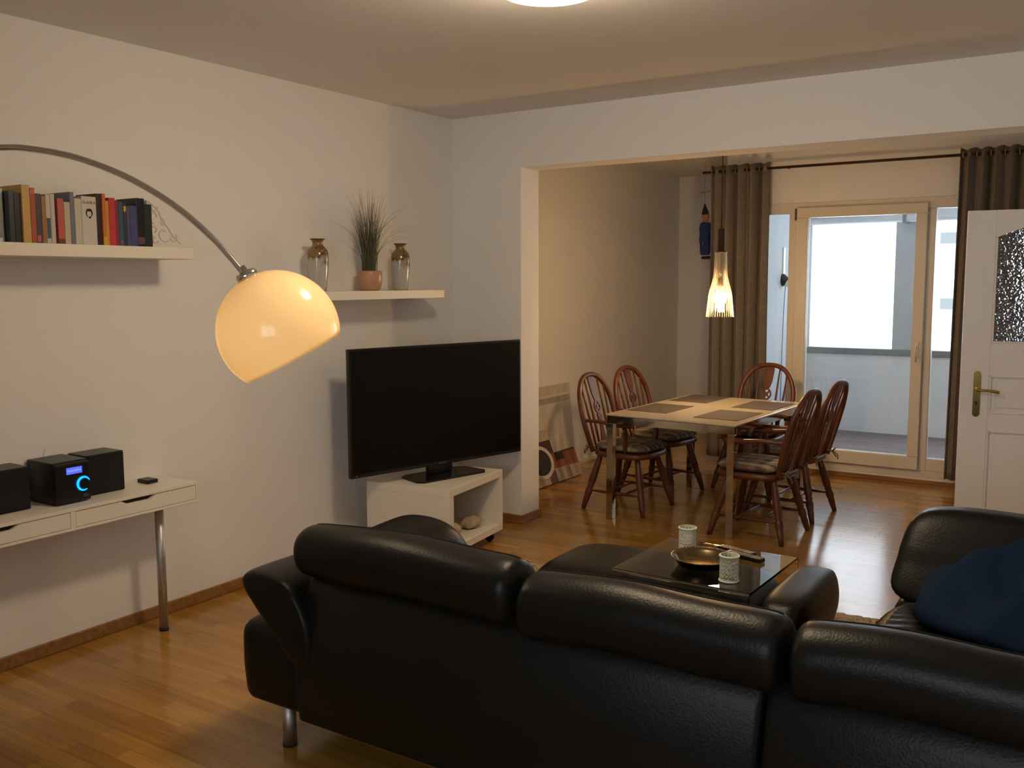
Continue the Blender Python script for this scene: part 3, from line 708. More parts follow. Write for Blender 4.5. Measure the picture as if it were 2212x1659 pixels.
M_mat = mat('brown_woven_placemat', (.072, .050, .032), .75, bump=.6, bscale=300)
for (px_, py_, w_) in ((-.27, -.21, 'near left'), (-.27, .425, 'far left'), (.255, -.27, 'near right'), (.265, .32, 'far right')):
    b = bmesh.new(); box(b, -.15, -.215, 0, .15, .215, .003, bev=.001, seg=1); o = link('placemat', b, M_mat)
    c, s = math.cos(TA), math.sin(TA); o.location = (TC[0]+px_*c-py_*s, TC[1]+px_*s+py_*c, .7212); o.rotation_euler = (0, 0, TA)
    tag(o, 'brown woven placemat at the %s corner of the dining table' % w_, 'placemat', 'placemats on the dining table')

# ------------------------------------------------------------------ windsor chairs (front = +x)
def chair_proto():
    c = empty('dining_chair')
    SZ0, SZ1 = .380, .420
    outl = []
    for k in range(36):
        a = 2*PI*k/36; ca, sa = math.cos(a), math.sin(a)
        x = .012+(abs(ca)**.55)*math.copysign(1, ca)*.222; y = (abs(sa)**.55)*math.copysign(1, sa)*(.232 if ca > 0 else .232-.03*abs(ca))
        outl.append((x, y))
    b = bmesh.new()
    rings = [[b.verts.new((x*s_, y*s_, z_)) for x, y in outl] for s_, z_ in ((.93, SZ0), (.99, SZ0+.006), (1, SZ0+.018), (.985, SZ1-.004), (.95, SZ1), (.5, SZ1-.008))]
    for i in range(len(rings)-1):
        for k in range(36): f = b.faces.new((rings[i][k], rings[i][(k+1) % 36], rings[i+1][(k+1) % 36], rings[i+1][k])); f.smooth = True
    b.faces.new(rings[0][::-1]); b.faces.new(rings[-1])
    link('seat', b, M_cherry, c)
    prof = [(0, .014), (.04, .018), (.1, .021), (.3, .024), (.5, .0265), (.56, .020), (.585, .025), (.61, .018), (.64, .024), (.70, .026), (.78, .020), (.81, .022), (.9, .018), (1, .0145)]
    feet = {}
    for sx_ in (-1, 1):
        for sy_ in (-1, 1):
            a, e_ = (sx_*.145, sy_*.14, SZ0+.005), (sx_*.238, sy_*.225, 0); feet[(sx_, sy_)] = (Vector(a), Vector(e_))
            b = bmesh.new(); turned(b, a, e_, prof, 12); link('leg', b, M_cherry, c)
    def at(k, t): return feet[k][0].lerp(feet[k][1], t)
    for sy_ in (-1, 1):
        b = bmesh.new(); turned(b, at((-1, sy_), .66), at((1, sy_), .66), [(0, .007), (.15, .009), (.5, .013), (.85, .009), (1, .007)], 10); link('side_stretcher', b, M_cherry, c)
    for t_ in (.33, .67):
        b = bmesh.new(); p, q = at((-1, -1), .66).lerp(at((1, -1), .66), t_), at((-1, 1), .66).lerp(at((1, 1), .66), t_)
        turned(b, p, q, [(0, .006), (.5, .010), (1, .006)], 10); link('cross_stretcher', b, M_cherry, c)
    # hoop plane: origin at seat rear, v runs up the slope, u lateral
    O = Vector((-.188, 0, SZ1-.014)); vv = Vector((-.125, 0, .53)).normalized(); nn = Vector((vv.z, 0, -vv.x))
    def hp(u, v, d=0):
        bend = -.10*max(0, v-.1)**2
        return O+vv*v+Vector((0, u, 0))+nn*(d)+Vector((bend, 0, 0))
    hv = .537
    ctrl = [(-.175, 0), (-.203, .12), (-.219, .25), (-.207, .37), (-.160, .465), (-.088, .522), (0, hv), (.088, .522), (.160, .465), (.207, .37), (.219, .25), (.203, .12), (.175, 0)]
    P = [hp(p.x, p.y) for p in curve_pts([(u, v, 0) for u, v in ctrl], 6)]
    b = bmesh.new(); N = len(P)
    prev = None; rings = []
    for i, p in enumerate(P):
        t = (P[min(i+1, N-1)]-P[max(i-1, 0)]).normalized(); s_ = nn; q = t.cross(s_).normalized()
        rings.append([b.verts.new(p+s_*(.0165*math.cos(a))+q*(.0215*math.sin(a))*(1+.15*math.cos(2*a))) for a in [2*PI*k/10 for k in range(10)]])
    for i in range(N-1):
        for k in range(10): f = b.faces.new((rings[i][k], rings[i][(k+1) % 10], rings[i+1][(k+1) % 10], rings[i+1][k])); f.smooth = True
    b.faces.new(rings[0][::-1]); b.faces.new(rings[-1]); link('hoop_back', b, M_cherry, c)
    # central splat with pierced wheel
    Mh = Matrix(((0, vv.x, nn.x, O.x), (1, 0, 0, 0), (0, vv.z, nn.z, O.z), (0, 0, 0, 1)))
    def bendM(bm_, vs):
        pass
    b = bmesh.new()
    def half(pr):
        return [(w_, v_) for v_, w_ in pr]+[(-w_, v_) for v_, w_ in pr[::-1]]
    top = [(.345, .014), (.37, .026), (.40, .034), (.44, .038), (.48, .041), (.51, .041), (.528, .036)]
    bot = [(.01, .045), (.06, .036), (.12, .022), (.17, .017), (.21, .020), (.24, .028), (.262, .014)]
    v0 = len(b.verts)
    prism(b, half(bot), -.005, .005, M=Mh); prism(b, half(top), -.005, .005, M=Mh)
    cz_, R1, R2 = .303, .047, .034; n = 32
    for z_ in (0,):
        ri = []
        for (r_, d_) in ((R1, -.005), (R1, .005), (R2, .005), (R2, -.005)):
            ri.append([b.verts.new(Mh @ Vector((r_*.86*math.cos(2*PI*k/n), cz_+r_*math.sin(2*PI*k/n), d_))) for k in range(n)])
        for i in range(4):
            for k in range(n): b.faces.new((ri[i][k], ri[i][(k+1) % n], ri[(i+1) % 4][(k+1) % n], ri[(i+1) % 4][k]))
    for ang in (PI/4, -PI/4):
        d = Vector((math.cos(ang)*.86, math.sin(ang), 0)); q_ = Vector((-math.sin(ang), math.cos(ang), 0))
        pl_ = [d*R2*1.05+q_*.005, d*.01+q_*.008, d*-.01+q_*.008, d*-R2*1.05+q_*.005, d*-R2*1.05-q_*.005, d*-.01-q_*.008, d*.01-q_*.008, d*R2*1.05-q_*.005]
        prism(b, [(p.x, p.y+cz_) for p in pl_], -.0045, .0045, M=Mh)
    for v in b.verts:
        h_ = (v.co-O).dot(vv); v.co.x += -.10*max(0, h_-.1)**2
    link('splat', b, M_cherry, c)
    for s_ in (-1, 1):
        for (ub, ut, vt) in ((.072, .086, .515), (.122, .150, .455)):
            b = bmesh.new(); A_, B_ = hp(s_*ub, 0), hp(s_*ut, vt)
            pts = [hp(s_*(ub+(ut-ub)*t), vt*t) for t in (0, .25, .5, .75, 1)]
            tube(b, pts, [.007, .010, .009, .0075, .006], 8); link('spindle', b, M_cherry, c)
    for s_ in (-1, 1):
        st = hp(s_*.210, .225)
        pts = curve_pts([tuple(st), (-.10, s_*.240, .632), (.0, s_*.246, .622), (.09, s_*.243, .620), (.145, s_*.228, .618)], 6)
        rr = [.011+.006*min(1, i/12) for i in range(len(pts))]
        b = bmesh.new(); tube(b, pts, rr, 10, flat=.55 if False else 1.0); ar = link('arm', b, M_cherry, c)
        b = bmesh.new(); turned(b, (.085, s_*.205, SZ1-.005), (.102, s_*.240, .617), [(0, .010), (.15, .016), (.35, .019), (.5, .013), (.6, .018), (.8, .013), (1, .010)], 10); link('arm_post', b, M_cherry, ar)
    return c
def cushion_proto():
    c = empty('seat_cushion')
    b = bmesh.new()
    def fn(q):
        d = Vector((0, 0, 0))
        d.z += -.010*sum(math.exp(-((q.x-ax)**2+(q.y-ay)**2)*30) for ax in (-.4, .4) for ay in (-.4, .4))*(1 if q.z > 0 else 0)
        if q.x < 0: d.y += -.02*q.y*abs(q.x)
        return d
    puff(b, .018, 0, .0305, .218, .212, .0315, e=4.5, n=14, fn=fn, ez=2.0); link('pad', b, M_cush, c)
    for s_ in (-1, 1):
        b = bmesh.new()
        tube(b, curve_pts([(-.175, s_*.15, .02), (-.205, s_*.162, .015), (-.225, s_*.175, .012), (-.235, s_*.20, .025), (-.228, s_*.178, .014), (-.25, s_*.165, .035), (-.228, s_*.172, .012), (-.245, s_*.195, -.03)], 5), .0045, 6)
        tube(b, curve_pts([(-.228, s_*.176, .012), (-.262, s_*.168, -.01), (-.268, s_*.16, -.04)], 5), .0045, 6)
        link('tie', b, M_tie, c)
    return c
cp = chair_proto(); cu_ = cushion_proto()
CH = [(.93, .815, math.radians(-3), 'wooden windsor armchair on the left side, nearest the white pier'),
      (.915, 1.41, math.radians(-8), 'wooden windsor armchair on the left side, nearer the curtain'),
      (1.945, .62, math.radians(180-4), 'wooden windsor armchair on the right side, nearest the sofa'),
      (1.955, 1.25, math.radians(180-4), 'wooden windsor armchair on the right side, in front of the balcony door'),
      (1.455, 1.93, math.radians(-93), 'wooden windsor armchair at the far head of the table')]
for i, (x, y, a, lb) in enumerate(CH):
    o = cp if i == 0 else copy_tree(cp); q = cu_ if i == 0 else copy_tree(cu_)
    o.location = (x, y, 0); o.rotation_euler = (0, 0, a); tag(o, lb, 'chair', 'windsor chairs around the dining table')
    q.location = (x, y, .419); q.rotation_euler = (0, 0, a)
    tag(q, 'striped cushion on the '+lb.replace('wooden windsor ', '').replace('on the ', '').replace('in front of the ', 'by the '), 'cushion', 'striped cushions on the dining chairs')

# ------------------------------------------------------------------ television and its bench
bc = Vector((.695, -.72)); ba = math.radians(6.5)   # front-face centre and facing
tb = empty('tv_bench', (bc.x-.28*math.cos(ba), bc.y-.28*math.sin(ba), 0), ba, 'low white open-front bench under the television', 'bench')
b = bmesh.new(); hx, hy = .28, .325; z0, z1, t_ = .068, .447, .045
box(b, -hx, -hy, z1-t_, hx, hy, z1, bev=.002, seg=1); box(b, -hx, -hy, z0, hx, hy, z0+t_, bev=.002, seg=1)
box(b, -hx, -hy, z0+t_, hx, -hy+t_, z1-t_); box(b, -hx, hy-t_, z0+t_, hx, hy, z1-t_); box(b, -hx, -hy+t_, z0+t_, -hx+.01, hy-t_, z1-t_)
link('cabinet', b, M_white, tb)
for sx_ in (-1, 1):
    for sy_ in (-1, 1):
        b = bmesh.new(); x, y = sx_*.22, sy_*.26; tube(b, [(x, y-.012, .03), (x, y+.012, .03)], .028, 14); box(b, x-.012, y-.012, .03, x+.012, y+.012, .068)
        link('caster', b, M_black, tb)
tx, ty = (.275+.60)/2, (-1.35-.11)/2
ta = math.atan2(1.24, .325)-PI/2
tv = empty('television', (tx, ty, .4475), ta, 'large black flat-screen television on a low stand foot', 'television')
HW = .641; ZB, ZT2 = .512-.4475, 1.234-.4475
b = bmesh.new(); box(b, -.018, -HW, ZB, .012, HW, ZT2, bev=.004); box(b, -.045, -HW+.2, ZB+.06, -.016, HW-.2, ZT2-.2, bev=.012); link('casing', b, M_black, tv)
b = bmesh.new(); box(b, .0115, -HW+.012, ZB+.022, .0128, HW-.012, ZT2-.012); link('screen', b, M_screen, tv)
b = bmesh.new(); box(b, .008, -HW+.008, ZB+.002, .0135, HW-.008, ZB+.018, bev=.002); lb_ = link('lower_bezel', b, mat('bezel', (.012, .012, .014), .25), tv)
Mt = Matrix(((0, 0, 1, .0137), (1, 0, 0, .0), (0, 1, 0, ZB+.010), (0, 0, 0, 1)))
text_mesh('logo', 'SAMSUNG', .013, mat('logo_grey', (.12, .12, .13), .4), tv, Mt)
b = bmesh.new(); box(b, .0134, -HW+.035, ZB+.008, .0142, -HW+.039, ZB+.012); link('standby_light', b, mat('red_led', (.5, .01, .01), .4, emis=(1, .03, .02), estr=1.2), tv)
b = bmesh.new(); pl_ = [(-.10, -.19), (-.07, -.24), (.10, -.26), (.135, -.23), (.135, .23), (.10, .26), (-.07, .24), (-.10, .19)]
prism(b, pl_, .0005, .012); box(b, -.04, -.09, .012, .0, .09, ZB+.03, bev=.008); link('stand', b, mat('gloss_black', (.006, .006, .007), .12), tv)
M_stone = mat('painted_stone', (.40, .33, .23), .7, noise=.35, nscale=22, bump=.3, bscale=40)
def pebble(x, y, z, sx_, sy_, sz_, name, lb):
    b = bmesh.new()
    def fn(q): return Vector((.004*math.sin(9*q.y), .004*math.sin(7*q.x+1), .003*math.sin(6*q.x+5*q.y)))
    puff(b, x, y, z+sz_, sx_, sy_, sz_, e=2.3, n=10, fn=fn); return tag(link(name, b, M_stone), lb, 'stone', 'stones inside the white bench')
pebble(.57, -.615, .1155, .055, .078, .036, 'decorative_stone', 'speckled round stone on the right inside the white bench')
pebble(.60, -.85, .1155, .045, .07, .040, 'decorative_stone', 'pale stone at the left inside the white bench')

# ------------------------------------------------------------------ wall desk with drawers
dk = empty('wall_desk', (0, -2.384, 0), 0, 'narrow white desk with two drawers and steel legs along the left wall', 'desk')
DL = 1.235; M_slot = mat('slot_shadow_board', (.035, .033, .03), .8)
b = bmesh.new()
box(b, .001, -DL, .676, .29, 0, .69, bev=.0015, seg=1); box(b, .001, -DL, .597, .29, 0, .609, bev=.0015, seg=1)
box(b, .001, -DL, .609, .29, -DL+.012, .676); box(b, .001, -.012, .609, .29, 0, .676); box(b, .001, -DL/2-.011, .609, .29, -DL/2+.011, .676); box(b, .001, -DL, .609, .013, 0, .676)
link('body', b, M_white, dk)
def drawer(y0, y1):
    b = bmesh.new(); yc = (y0+y1)/2; hw = .085
    poly = [(y0, .6115), (y1, .6115), (y1, .6735), (yc+hw, .6735), (yc+hw-.03, .658), (yc-hw+.03, .658), (yc-hw, .6735), (y0, .6735)]
    prism(b, poly, .272, .2895, M=Matrix(((0, 0, 1, 0), (1, 0, 0, 0), (0, 1, 0, 0), (0, 0, 0, 1))))
    d = link('drawer', b, M_white, dk)
    b = bmesh.new(); box(b, .25, yc-hw-.01, .640, .262, yc+hw+.01, .6755); link('pull_recess', b, M_slot, d)
drawer(-DL/2+.0125, -.0135); drawer(-DL+.0135, -DL/2-.0125)
for yy in (-.131, -DL+.131):
    for xx in (.177,):
        b = bmesh.new(); lathe(b, [(.018, .012), (.020, .012), (.020, .597), (.018, .597)], c=(xx, yy, 0), n=22); lathe(b, [(.02, .575), (.033, .585), (.036, .597), (.0, .597)], c=(xx, yy, 0), n=22, cap=False)
        lg = link('leg', b, M_steel, dk)
        b = bmesh.new(); lathe(b, [(0, 0), (.021, 0), (.022, .014), (0, .015)], c=(xx, yy, 0), n=20, cap=False); link('foot', b, M_rubber, lg)
# stereo
def stereo_box(name, x0, x1, y0, y1, h, lb, grp=None, front=None):
    c = empty(name, ((x0+x1)/2, (y0+y1)/2, .6902), 0, lb, 'speaker', grp)
    hx, hy = (x1-x0)/2, (y1-y0)/2
    b = bmesh.new(); box(b, -hx, -hy, 0, hx-.008, hy, h, bev=.003); link('cabinet', b, M_black, c)
    b = bmesh.new(); box(b, hx-.008, -hy+.004, .004, hx, hy-.004, h-.004, bev=.003); link('grille', b, mat('speaker_cloth', (.008, .008, .009), .9, bump=.4, bscale=400), c)
    return c
stereo_box('loudspeaker', .005, .150, -2.835, -2.690+.03, .175, 'black loudspeaker at the right of the stereo unit', 'stereo loudspeakers on the desk')
stereo_box('loudspeaker', .005, .150, -3.235, -3.09, .175, 'black loudspeaker at the left of the stereo unit', 'stereo loudspeakers on the desk')
st = empty('compact_stereo', (.115, -2.945, .6902), 0, 'black compact stereo with blue display and blue ring light', 'stereo')
b = bmesh.new(); box(b, -.105, -.078, .004, .08, .078, .178, bev=.004); box(b, .078, -.076, .006, .10, .076, .172, bev=.006); link('cabinet', b, M_black, st)
b = bmesh.new(); box(b, .0995, -.030, .125, .101, .040, .153, bev=.001); dp = link('display', b, mat('blue_display', (.02, .03, .2), .3, emis=(.08, .13, 1.0), estr=1.25), st)
b = bmesh.new()
for k in range(9): box(b, .1012, -.025+k*.0068, .135, .1016, -.0215+k*.0068, .144)
link('digits', b, mat('display_digits', (.2, .25, .6), .3, emis=(.25, .32, 1.0), estr=1.1), dp)
b = bmesh.new(); RR = .0275
tube(b, [(.104, .043+RR*math.cos(a), .078+RR*math.sin(a)) for a in [math.radians(22+ (300-22)*k/40) for k in range(41)]], [.0015+.0035*math.sin(PI*k/40)**.6 for k in range(41)], 8)
link('ring_light', b, mat('blue_ring', (.02, .1, .6), .3, emis=(.0, .28, 1.0), estr=2.6), st)
b = bmesh.new(); tube(b, [(.10, .043, .078), (.112, .043, .078)], .021, 24); link('volume_knob', b, M_black, st)
b = bmesh.new(); box(b, .0995, .04, .02, .1015, .062, .034, bev=.001); link('badge', b, mat('grey_badge', (.05, .05, .055), .4), st)
b = bmesh.new(); tube(b, [(-.07, -.03, .178), (-.085, -.005, .215)], .0015, 6); link('antenna', b, M_steel, st)
b = bmesh.new(); box(b, .075, -2.548, .6905, .150, -2.492, .708, bev=.003); tag(link('small_black_box', b, M_black), 'small flat black box on the desk beside the right loudspeaker', 'box')

# ------------------------------------------------------------------ wall shelves
b = bmesh.new(); box(b, .0005, -1.47, 1.502, .25, -.430, 1.551, bev=.0015, seg=1); tag(link('wall_shelf', b, M_white), 'white floating shelf above the television carrying two vases', 'shelf', 'white floating shelves on the left wall')
b = bmesh.new(); box(b, .0005, -4.05, 1.707, .25, -2.325, 1.758, bev=.0015, seg=1); tag(link('wall_shelf', b, M_white), 'white floating shelf carrying the row of books', 'shelf', 'white floating shelves on the left wall')
SZ = 1.5512
def vase(x, y, s, lb):
    c = empty('vase', (x, y, SZ), 0, lb, 'vase', 'stoneware vases on the shelf above the television')
    pr = [(0, 0), (.041, 0), (.043, .004), (.0475, .03), (.053, .08), (.0575, .13), (.0595, .18), (.058, .205), (.052, .225), (.040, .24), (.031, .248), (.028, .255), (.0285, .268), (.033, .276), (.040, .281), (.0405, .285), (.034, .284), (.025, .272), (.024, .255), (.02, .24)]
    b = bmesh.new(); lathe(b, [(r*s, z*s) for r, z in pr], n=36, cap=False)
    m = mat('stoneware_glaze', (.40, .38, .31), .18, coat=.5); nt = m.node_tree; bs = nt.nodes['Principled BSDF']; L = nt.links.new
    tc = nt.nodes.new('ShaderNodeTexCoord'); sx_ = nt.nodes.new('ShaderNodeSeparateXYZ'); L(tc.outputs['Object'], sx_.inputs[0])
    no = nt.nodes.new('ShaderNodeTexNoise'); no.inputs['Scale'].default_value = 17; no.inputs['Detail'].default_value = 5; L(tc.outputs['Object'], no.inputs['Vector'])
    md = nt.nodes.new('ShaderNodeMath'); md.operation = 'MULTIPLY_ADD'; md.inputs[1].default_value = .30; L(no.outputs['Fac'], md.inputs[0]); L(sx_.outputs['Z'], md.inputs[2])
    rp = nt.nodes.new('ShaderNodeValToRGB'); e = rp.color_ramp.elements
    e[0].position = 0; e[0].color = (.10, .05, .02, 1); e[1].position = .10; e[1].color = (.46, .45, .39, 1)
    for p_, c_ in ((.60, (.44, .43, .37, 1)), (.70, (.30, .22, .10, 1)), (.76, (.07, .035, .02, 1)), (.80, (.24, .14, .045, 1)), (1, (.20, .115, .035, 1))):
        q = e.new(p_); q.color = c_
    mr = nt.nodes.new('ShaderNodeMapRange'); mr.inputs['From Min'].default_value = .12*s; mr.inputs['From Max'].default_value = .435*s; L(md.outputs[0], mr.inputs['Value']); L(mr.outputs[0], rp.inputs['Fac']); L(rp.outputs['Color'], bs.inputs['Base Color'])
    link('body', b, m, c)
    b = bmesh.new(); lathe(b, [(.0, .001), (.0415*s, .001), (.0435*s, .006), (0.02, .006)], n=30, cap=False); link('foot_ring', b, mat('brown_glaze', (.13, .065, .02), .2, coat=.4), c); b = bmesh.new()
    tube(b, [(.040*s*math.cos(2*PI*k/30), .040*s*math.sin(2*PI*k/30), .283*s) for k in range(30)], .0022, 6, closed=True)
    link('rim', b, mat('brown_glaze', (.13, .065, .02), .2, coat=.4), c)
vase(.13, -1.41, 1.0, 'taller grey and ochre stoneware vase behind the dome lamp'); vase(.13, -.71, .985, 'grey and ochre stoneware vase at the right end of the shelf')
gp = empty('grass_plant', (.13, -.99, SZ), 0, 'wispy artificial grass in a terracotta-pink pot between the vases', 'plant')
b = bmesh.new(); lathe(b, [(0, 0), (.050, 0), (.060, .01), (.070, .045), (.0735, .08), (.0725, .105), (.069, .115), (.064, .113), (.066, .09), (0, .09)], n=32, cap=False); link('pot', b, mat('pink_terracotta', (.46, .25, .15), .35, coat=.2), gp)
rg = random.Random(5)
def blade(b, long):
    a = rg.uniform(0, 2*PI); r_ = rg.uniform(.0, .045); L_ = rg.uniform(.26, .44) if not long else rg.uniform(.42, .55)
    bend = rg.uniform(.01, .075) if not long else rg.uniform(.01, .10)
    if rg.random() < .10: bend = rg.uniform(.12, .22)
    a2 = a+rg.uniform(-1.2, 1.2); pts = []
    for k in range(7):
        t = k/6
        d = bend*t**2.2+.012*t
        z = .095+L_*(t-.22*(bend/.15)*t**3)
        x = r_*math.cos(a)+d*math.cos(a2); y = r_*math.sin(a)+d*math.sin(a2)
        x = max(x, -.115)
        pts.append((x, y, z))
    tube(b, pts, [.0017*(1-.75*k/6) for k in range(7)], 4, cap=False)
b = bmesh.new()
for k in range(175): blade(b, False)
g1 = link('green_blades', b, mat('dull_green_grass', (.12, .125, .065), .7, noise=.4, nscale=5), gp)
b = bmesh.new()
for k in range(46): blade(b, True)
link('dry_blades', b, mat('dry_stems', (.24, .17, .12), .8), gp)

# bookends and books
M_be = mat('white_iron', (.62, .60, .56), .5); M_be2 = mat('black_iron', (.012, .012, .012), .5)
BZ = 1.7585
def bookend(y, sgn, lb, mscroll):
    c = empty('bookend', (.14, y, BZ), 0 if sgn > 0 else PI, lb, 'bookend', 'iron bookends at both ends of the books')
    b = bmesh.new(); box(b, -.055, .001, 0, .055, .17, .018, bev=.003); link('base', b, M_be, c)
    b = bmesh.new(); box(b, -.05, -.008, .001, .05, 0.001, .205, bev=.003); link('upright', b, M_be, c)
    b = bmesh.new(); x = 0.045
    def sp(cy, cz, r0, r1, a0, a1): return [(x, cy+(r0+(r1-r0)*k/24)*math.cos(a0+(a1-a0)*k/24), cz+(r0+(r1-r0)*k/24)*math.sin(a0+(a1-a0)*k/24)) for k in range(25)]
    for q in ((.034, .135, .008, .032, 0, 4.6), (.03, .175, .006, .02, 2, 6.5), (.078, .062, .010, .040, 1, 5.6), (.028, .075, .008, .026, -1, 4.5), (.125, .045, .006, .024, 2.5, 7), (.03, .035, .006, .018, 1, 6), (.07, .112, .004, .018, 3, 8)):
        tube(b, sp(*q), .0035, 6)
    tube(b, curve_pts([(x, .004, .20), (x, .05, .165), (x, .07, .12), (x, .10, .09), (x, .12, .06), (x, .165, .02)], 6), .0035, 6)
    link('scrollwork', b, mscroll, c)
bookend(-2.508, 1, 'white iron bookend with scrollwork right of the books', M_be)
bookend(-3.164, -1, 'pale bookend with dark scrollwork left of the books', M_be2)
def bk(i, y0, y1, h, dp, col, lb, top=None, xr=.215, rough=.35, lean=0, extra=None, cover=None):
    yc = (y0+y1)/2; t = y1-y0-.001
    c = empty('book', (xr-dp/2, yc, BZ), 0, lb, 'book', 'books on the upper shelf')
    if lean: c.rotation_euler = (lean, 0, 0)
    b = bmesh.new(); box(b, -dp/2, -t/2, 0, dp/2-.001, -t/2+.0022, h); box(b, -dp/2, t/2-.0022, 0, dp/2-.001, t/2, h)
    box(b, dp/2-.003, -t/2, 0, dp/2, t/2, h, bev=.0012, seg=1)
    o = link('cover', b, mat('book_cover', col, rough), c)
    b = bmesh.new(); box(b, -dp/2+.004, -t/2+.0022, .003, dp/2-.003, t/2-.0022, h-.003); link('pages', b, mat('page_block', (.55, .48, .36), .9), c)
    if extra:
        for (z0, z1, cc, fy) in extra:
            b = bmesh.new(); box(b, dp/2-.0002, -t/2*fy, z0, dp/2+.0006, t/2*fy, z1); link('spine_print', b, mat('print', cc, .5), c)
    if cover:
        for (xa, xb, za, zb, cc) in cover:
            b = bmesh.new(); box(b, -dp/2+xa, -t/2-.0006, za, -dp/2+xb, -t/2+.0001, zb); link('cover_print', b, mat('print', cc, .5), c)
    return c
BK = [
 (-3.1540, -3.1330, .195, .13, (.020, .028, .034), 'slate black book at the left end against the pale bookend'),
 (-3.1330, -3.1070, .188, .13, (.012, .010, .010), 'black book left of the tall orange one', ),
 (-3.1070, -3.0740, .222, .16, (.50, .30, .085), 'tall wide ochre-orange book'),
 (-3.0740, -3.0530, .212, .15, (.40, .10, .045), 'glossy red-orange book right of the tall ochre one'),
 (-3.0530, -3.0230, .193, .13, (.055, .035, .045), 'dark plum-grey book with a pink mark at its foot'),
 (-3.0230, -3.0060, .186, .14, (.30, .15, .045), 'slim tan-brown book right of the plum-grey one'),
 (-3.0060, -2.9860, .193, .13, (.48, .44, .34), 'cream book with a dark patch low on its spine'),
 (-2.9860, -2.9670, .196, .13, (.48, .46, .40), 'plain off-white book left of the pale red one'),
 (-2.9570, -2.9290, .180, .13, (.46, .09, .07), 'pale red paperback with a brown foot'),
 (-2.9290, -2.9020, .168, .13, (.47, .41, .28), 'short cream paperback beside the pale red one'),
 (-2.9020, -2.8830, .210, .14, (.15, .15, .20), 'tall blue-grey book behind cream paperbacks'),
 (-2.8830, -2.8520, .186, .13, (.50, .46, .37), 'off-white book between the blue-grey one and the lettered white one'),
 (-2.8520, -2.7850, .197, .14, (.55, .52, .47), 'thick white book with red lettering and a black emblem'),
 (-2.7850, -2.7640, .212, .14, (.03, .010, .014), 'dark maroon book right of the lettered white one'),
 (-2.7640, -2.7480, .213, .15, (.50, .14, .03), 'slim orange-red book with a yellow foot'),
 (-2.7480, -2.7280, .186, .14, (.56, .26, .04), 'amber yellow book left of the bright red one'),
 (-2.7280, -2.6960, .199, .14, (.48, .030, .030), 'bright red book between the amber one and the crimson one'),
 (-2.6960, -2.6820, .190, .13, (.20, .02, .07), 'slim dark crimson book'),
 (-2.6820, -2.6600, .185, .14, (.035, .085, .105), 'teal book with a pink dot at its foot'),
 (-2.6600, -2.6440, .186, .13, (.02, .025, .06), 'slim navy book with a yellow mark near its head'),
 (-2.6440, -2.6280, .170, .13, (.07, .07, .13), 'slate purple paperback left of the mid blue one'),
 (-2.6280, -2.5950, .173, .13, (.045, .060, .18), 'mid blue paperback left of the tall black one'),
 (-2.5950, -2.5540, .207, .14, (.012, .012, .018), 'tall black book near the right end'),
 (-2.5540, -2.5180, .184, .14, (.012, .020, .010), 'dark green-black book at the right end against the white bookend'),
]
EX = {4: [(.006, .03, (.45, .10, .16), .5)], 6: [(.02, .10, (.06, .07, .09), .8)], 8: [(.0, .02, (.12, .03, .02), .96)], 
      14: [(.0, .035, (.60, .36, .03), .98)], 18: [(.012, .022, (.55, .04, .10), .4)], 19: [(.145, .168, (.62, .34, .02), .7)], 22: [(.01, .04, (.10, .04, .06), .8)], 3: [(.19, .205, (.55, .12, .14), .9)]}
CV = {1: [(.0, .127, .0, .035, (.40, .05, .03)), (.03, .12, .035, .09, (.17, .16, .03))]}
for i, t_ in enumerate(BK):
    bk(i, t_[0], t_[1], t_[2], t_[3], t_[4], t_[5], extra=EX.get(i), cover=CV.get(i), rough=.22 if i in (3, 22) else .38, xr=.225 if t_[3] < .15 else .235)
wb = [o for o in bpy.data.objects if o.get('label', '').startswith('thick white book')][0]
b = bmesh.new(); tube(b, [(.0712, .013*math.cos(a), .128+.016*math.sin(a)) for a in [math.radians(-60+ 300*k/20) for k in range(21)]], [.0012+.0022*math.sin(PI*k/20) for k in range(21)], 6); puff(b, .0712, .0, .142, .0008, .012, .006, e=2, n=3); puff(b, .0712, .002, .112, .0008, .005, .005, e=2, n=3); link('emblem', b, M_black, wb)
text_mesh('lettering', 'ALASKA', .017, mat('red_print', (.40, .10, .06), .6), wb, Matrix(((0, 0, 1, .0712), (1, 0, 0, 0), (0, 1, 0, .172), (0, 0, 0, 1))))

# ------------------------------------------------------------------ canvases in the alcove
def canvas(name, y0, y1, zlen, foot, lean_top, lb, patches, outline=None, T=.02):
    """leaning canvas; local x along the wall (+y world), local y up the canvas, local z out of its face"""
    b = bmesh.new()
    th = math.asin((foot-lean_top)/zlen)
    ex = Vector((0, 1, 0)); ey = Vector((-math.sin(th), 0, math.cos(th))); ez = ex.cross(ey)   # faces +x
    M = Matrix(((ex.x, ey.x, ez.x, 0), (ex.y, ey.y, ez.y, 0), (ex.z, ey.z, ez.z, 0), (0, 0, 0, 1)))
    poly = outline or [(0, 0), (y1-y0, 0), (y1-y0, zlen), (0, zlen)]
    mats = [mat('canvas_ground', patches[0], .8, noise=.08, nscale=9)]
    prism(b, poly, -T, 0, 0, M=M)
    for k, (pl_, col) in enumerate(patches[1:]):
        mats.append(mat('oil_paint', col, .7, noise=.12, nscale=14)); prism(b, pl_, -.0005, .0006+.0004*k, k+1, M=M)
    o = link(name, b, mats); o.location = (XL2+foot, y0, T*math.sin(th)+.002); return tag(o, lb, 'painting', 'canvases leaning in the alcove')
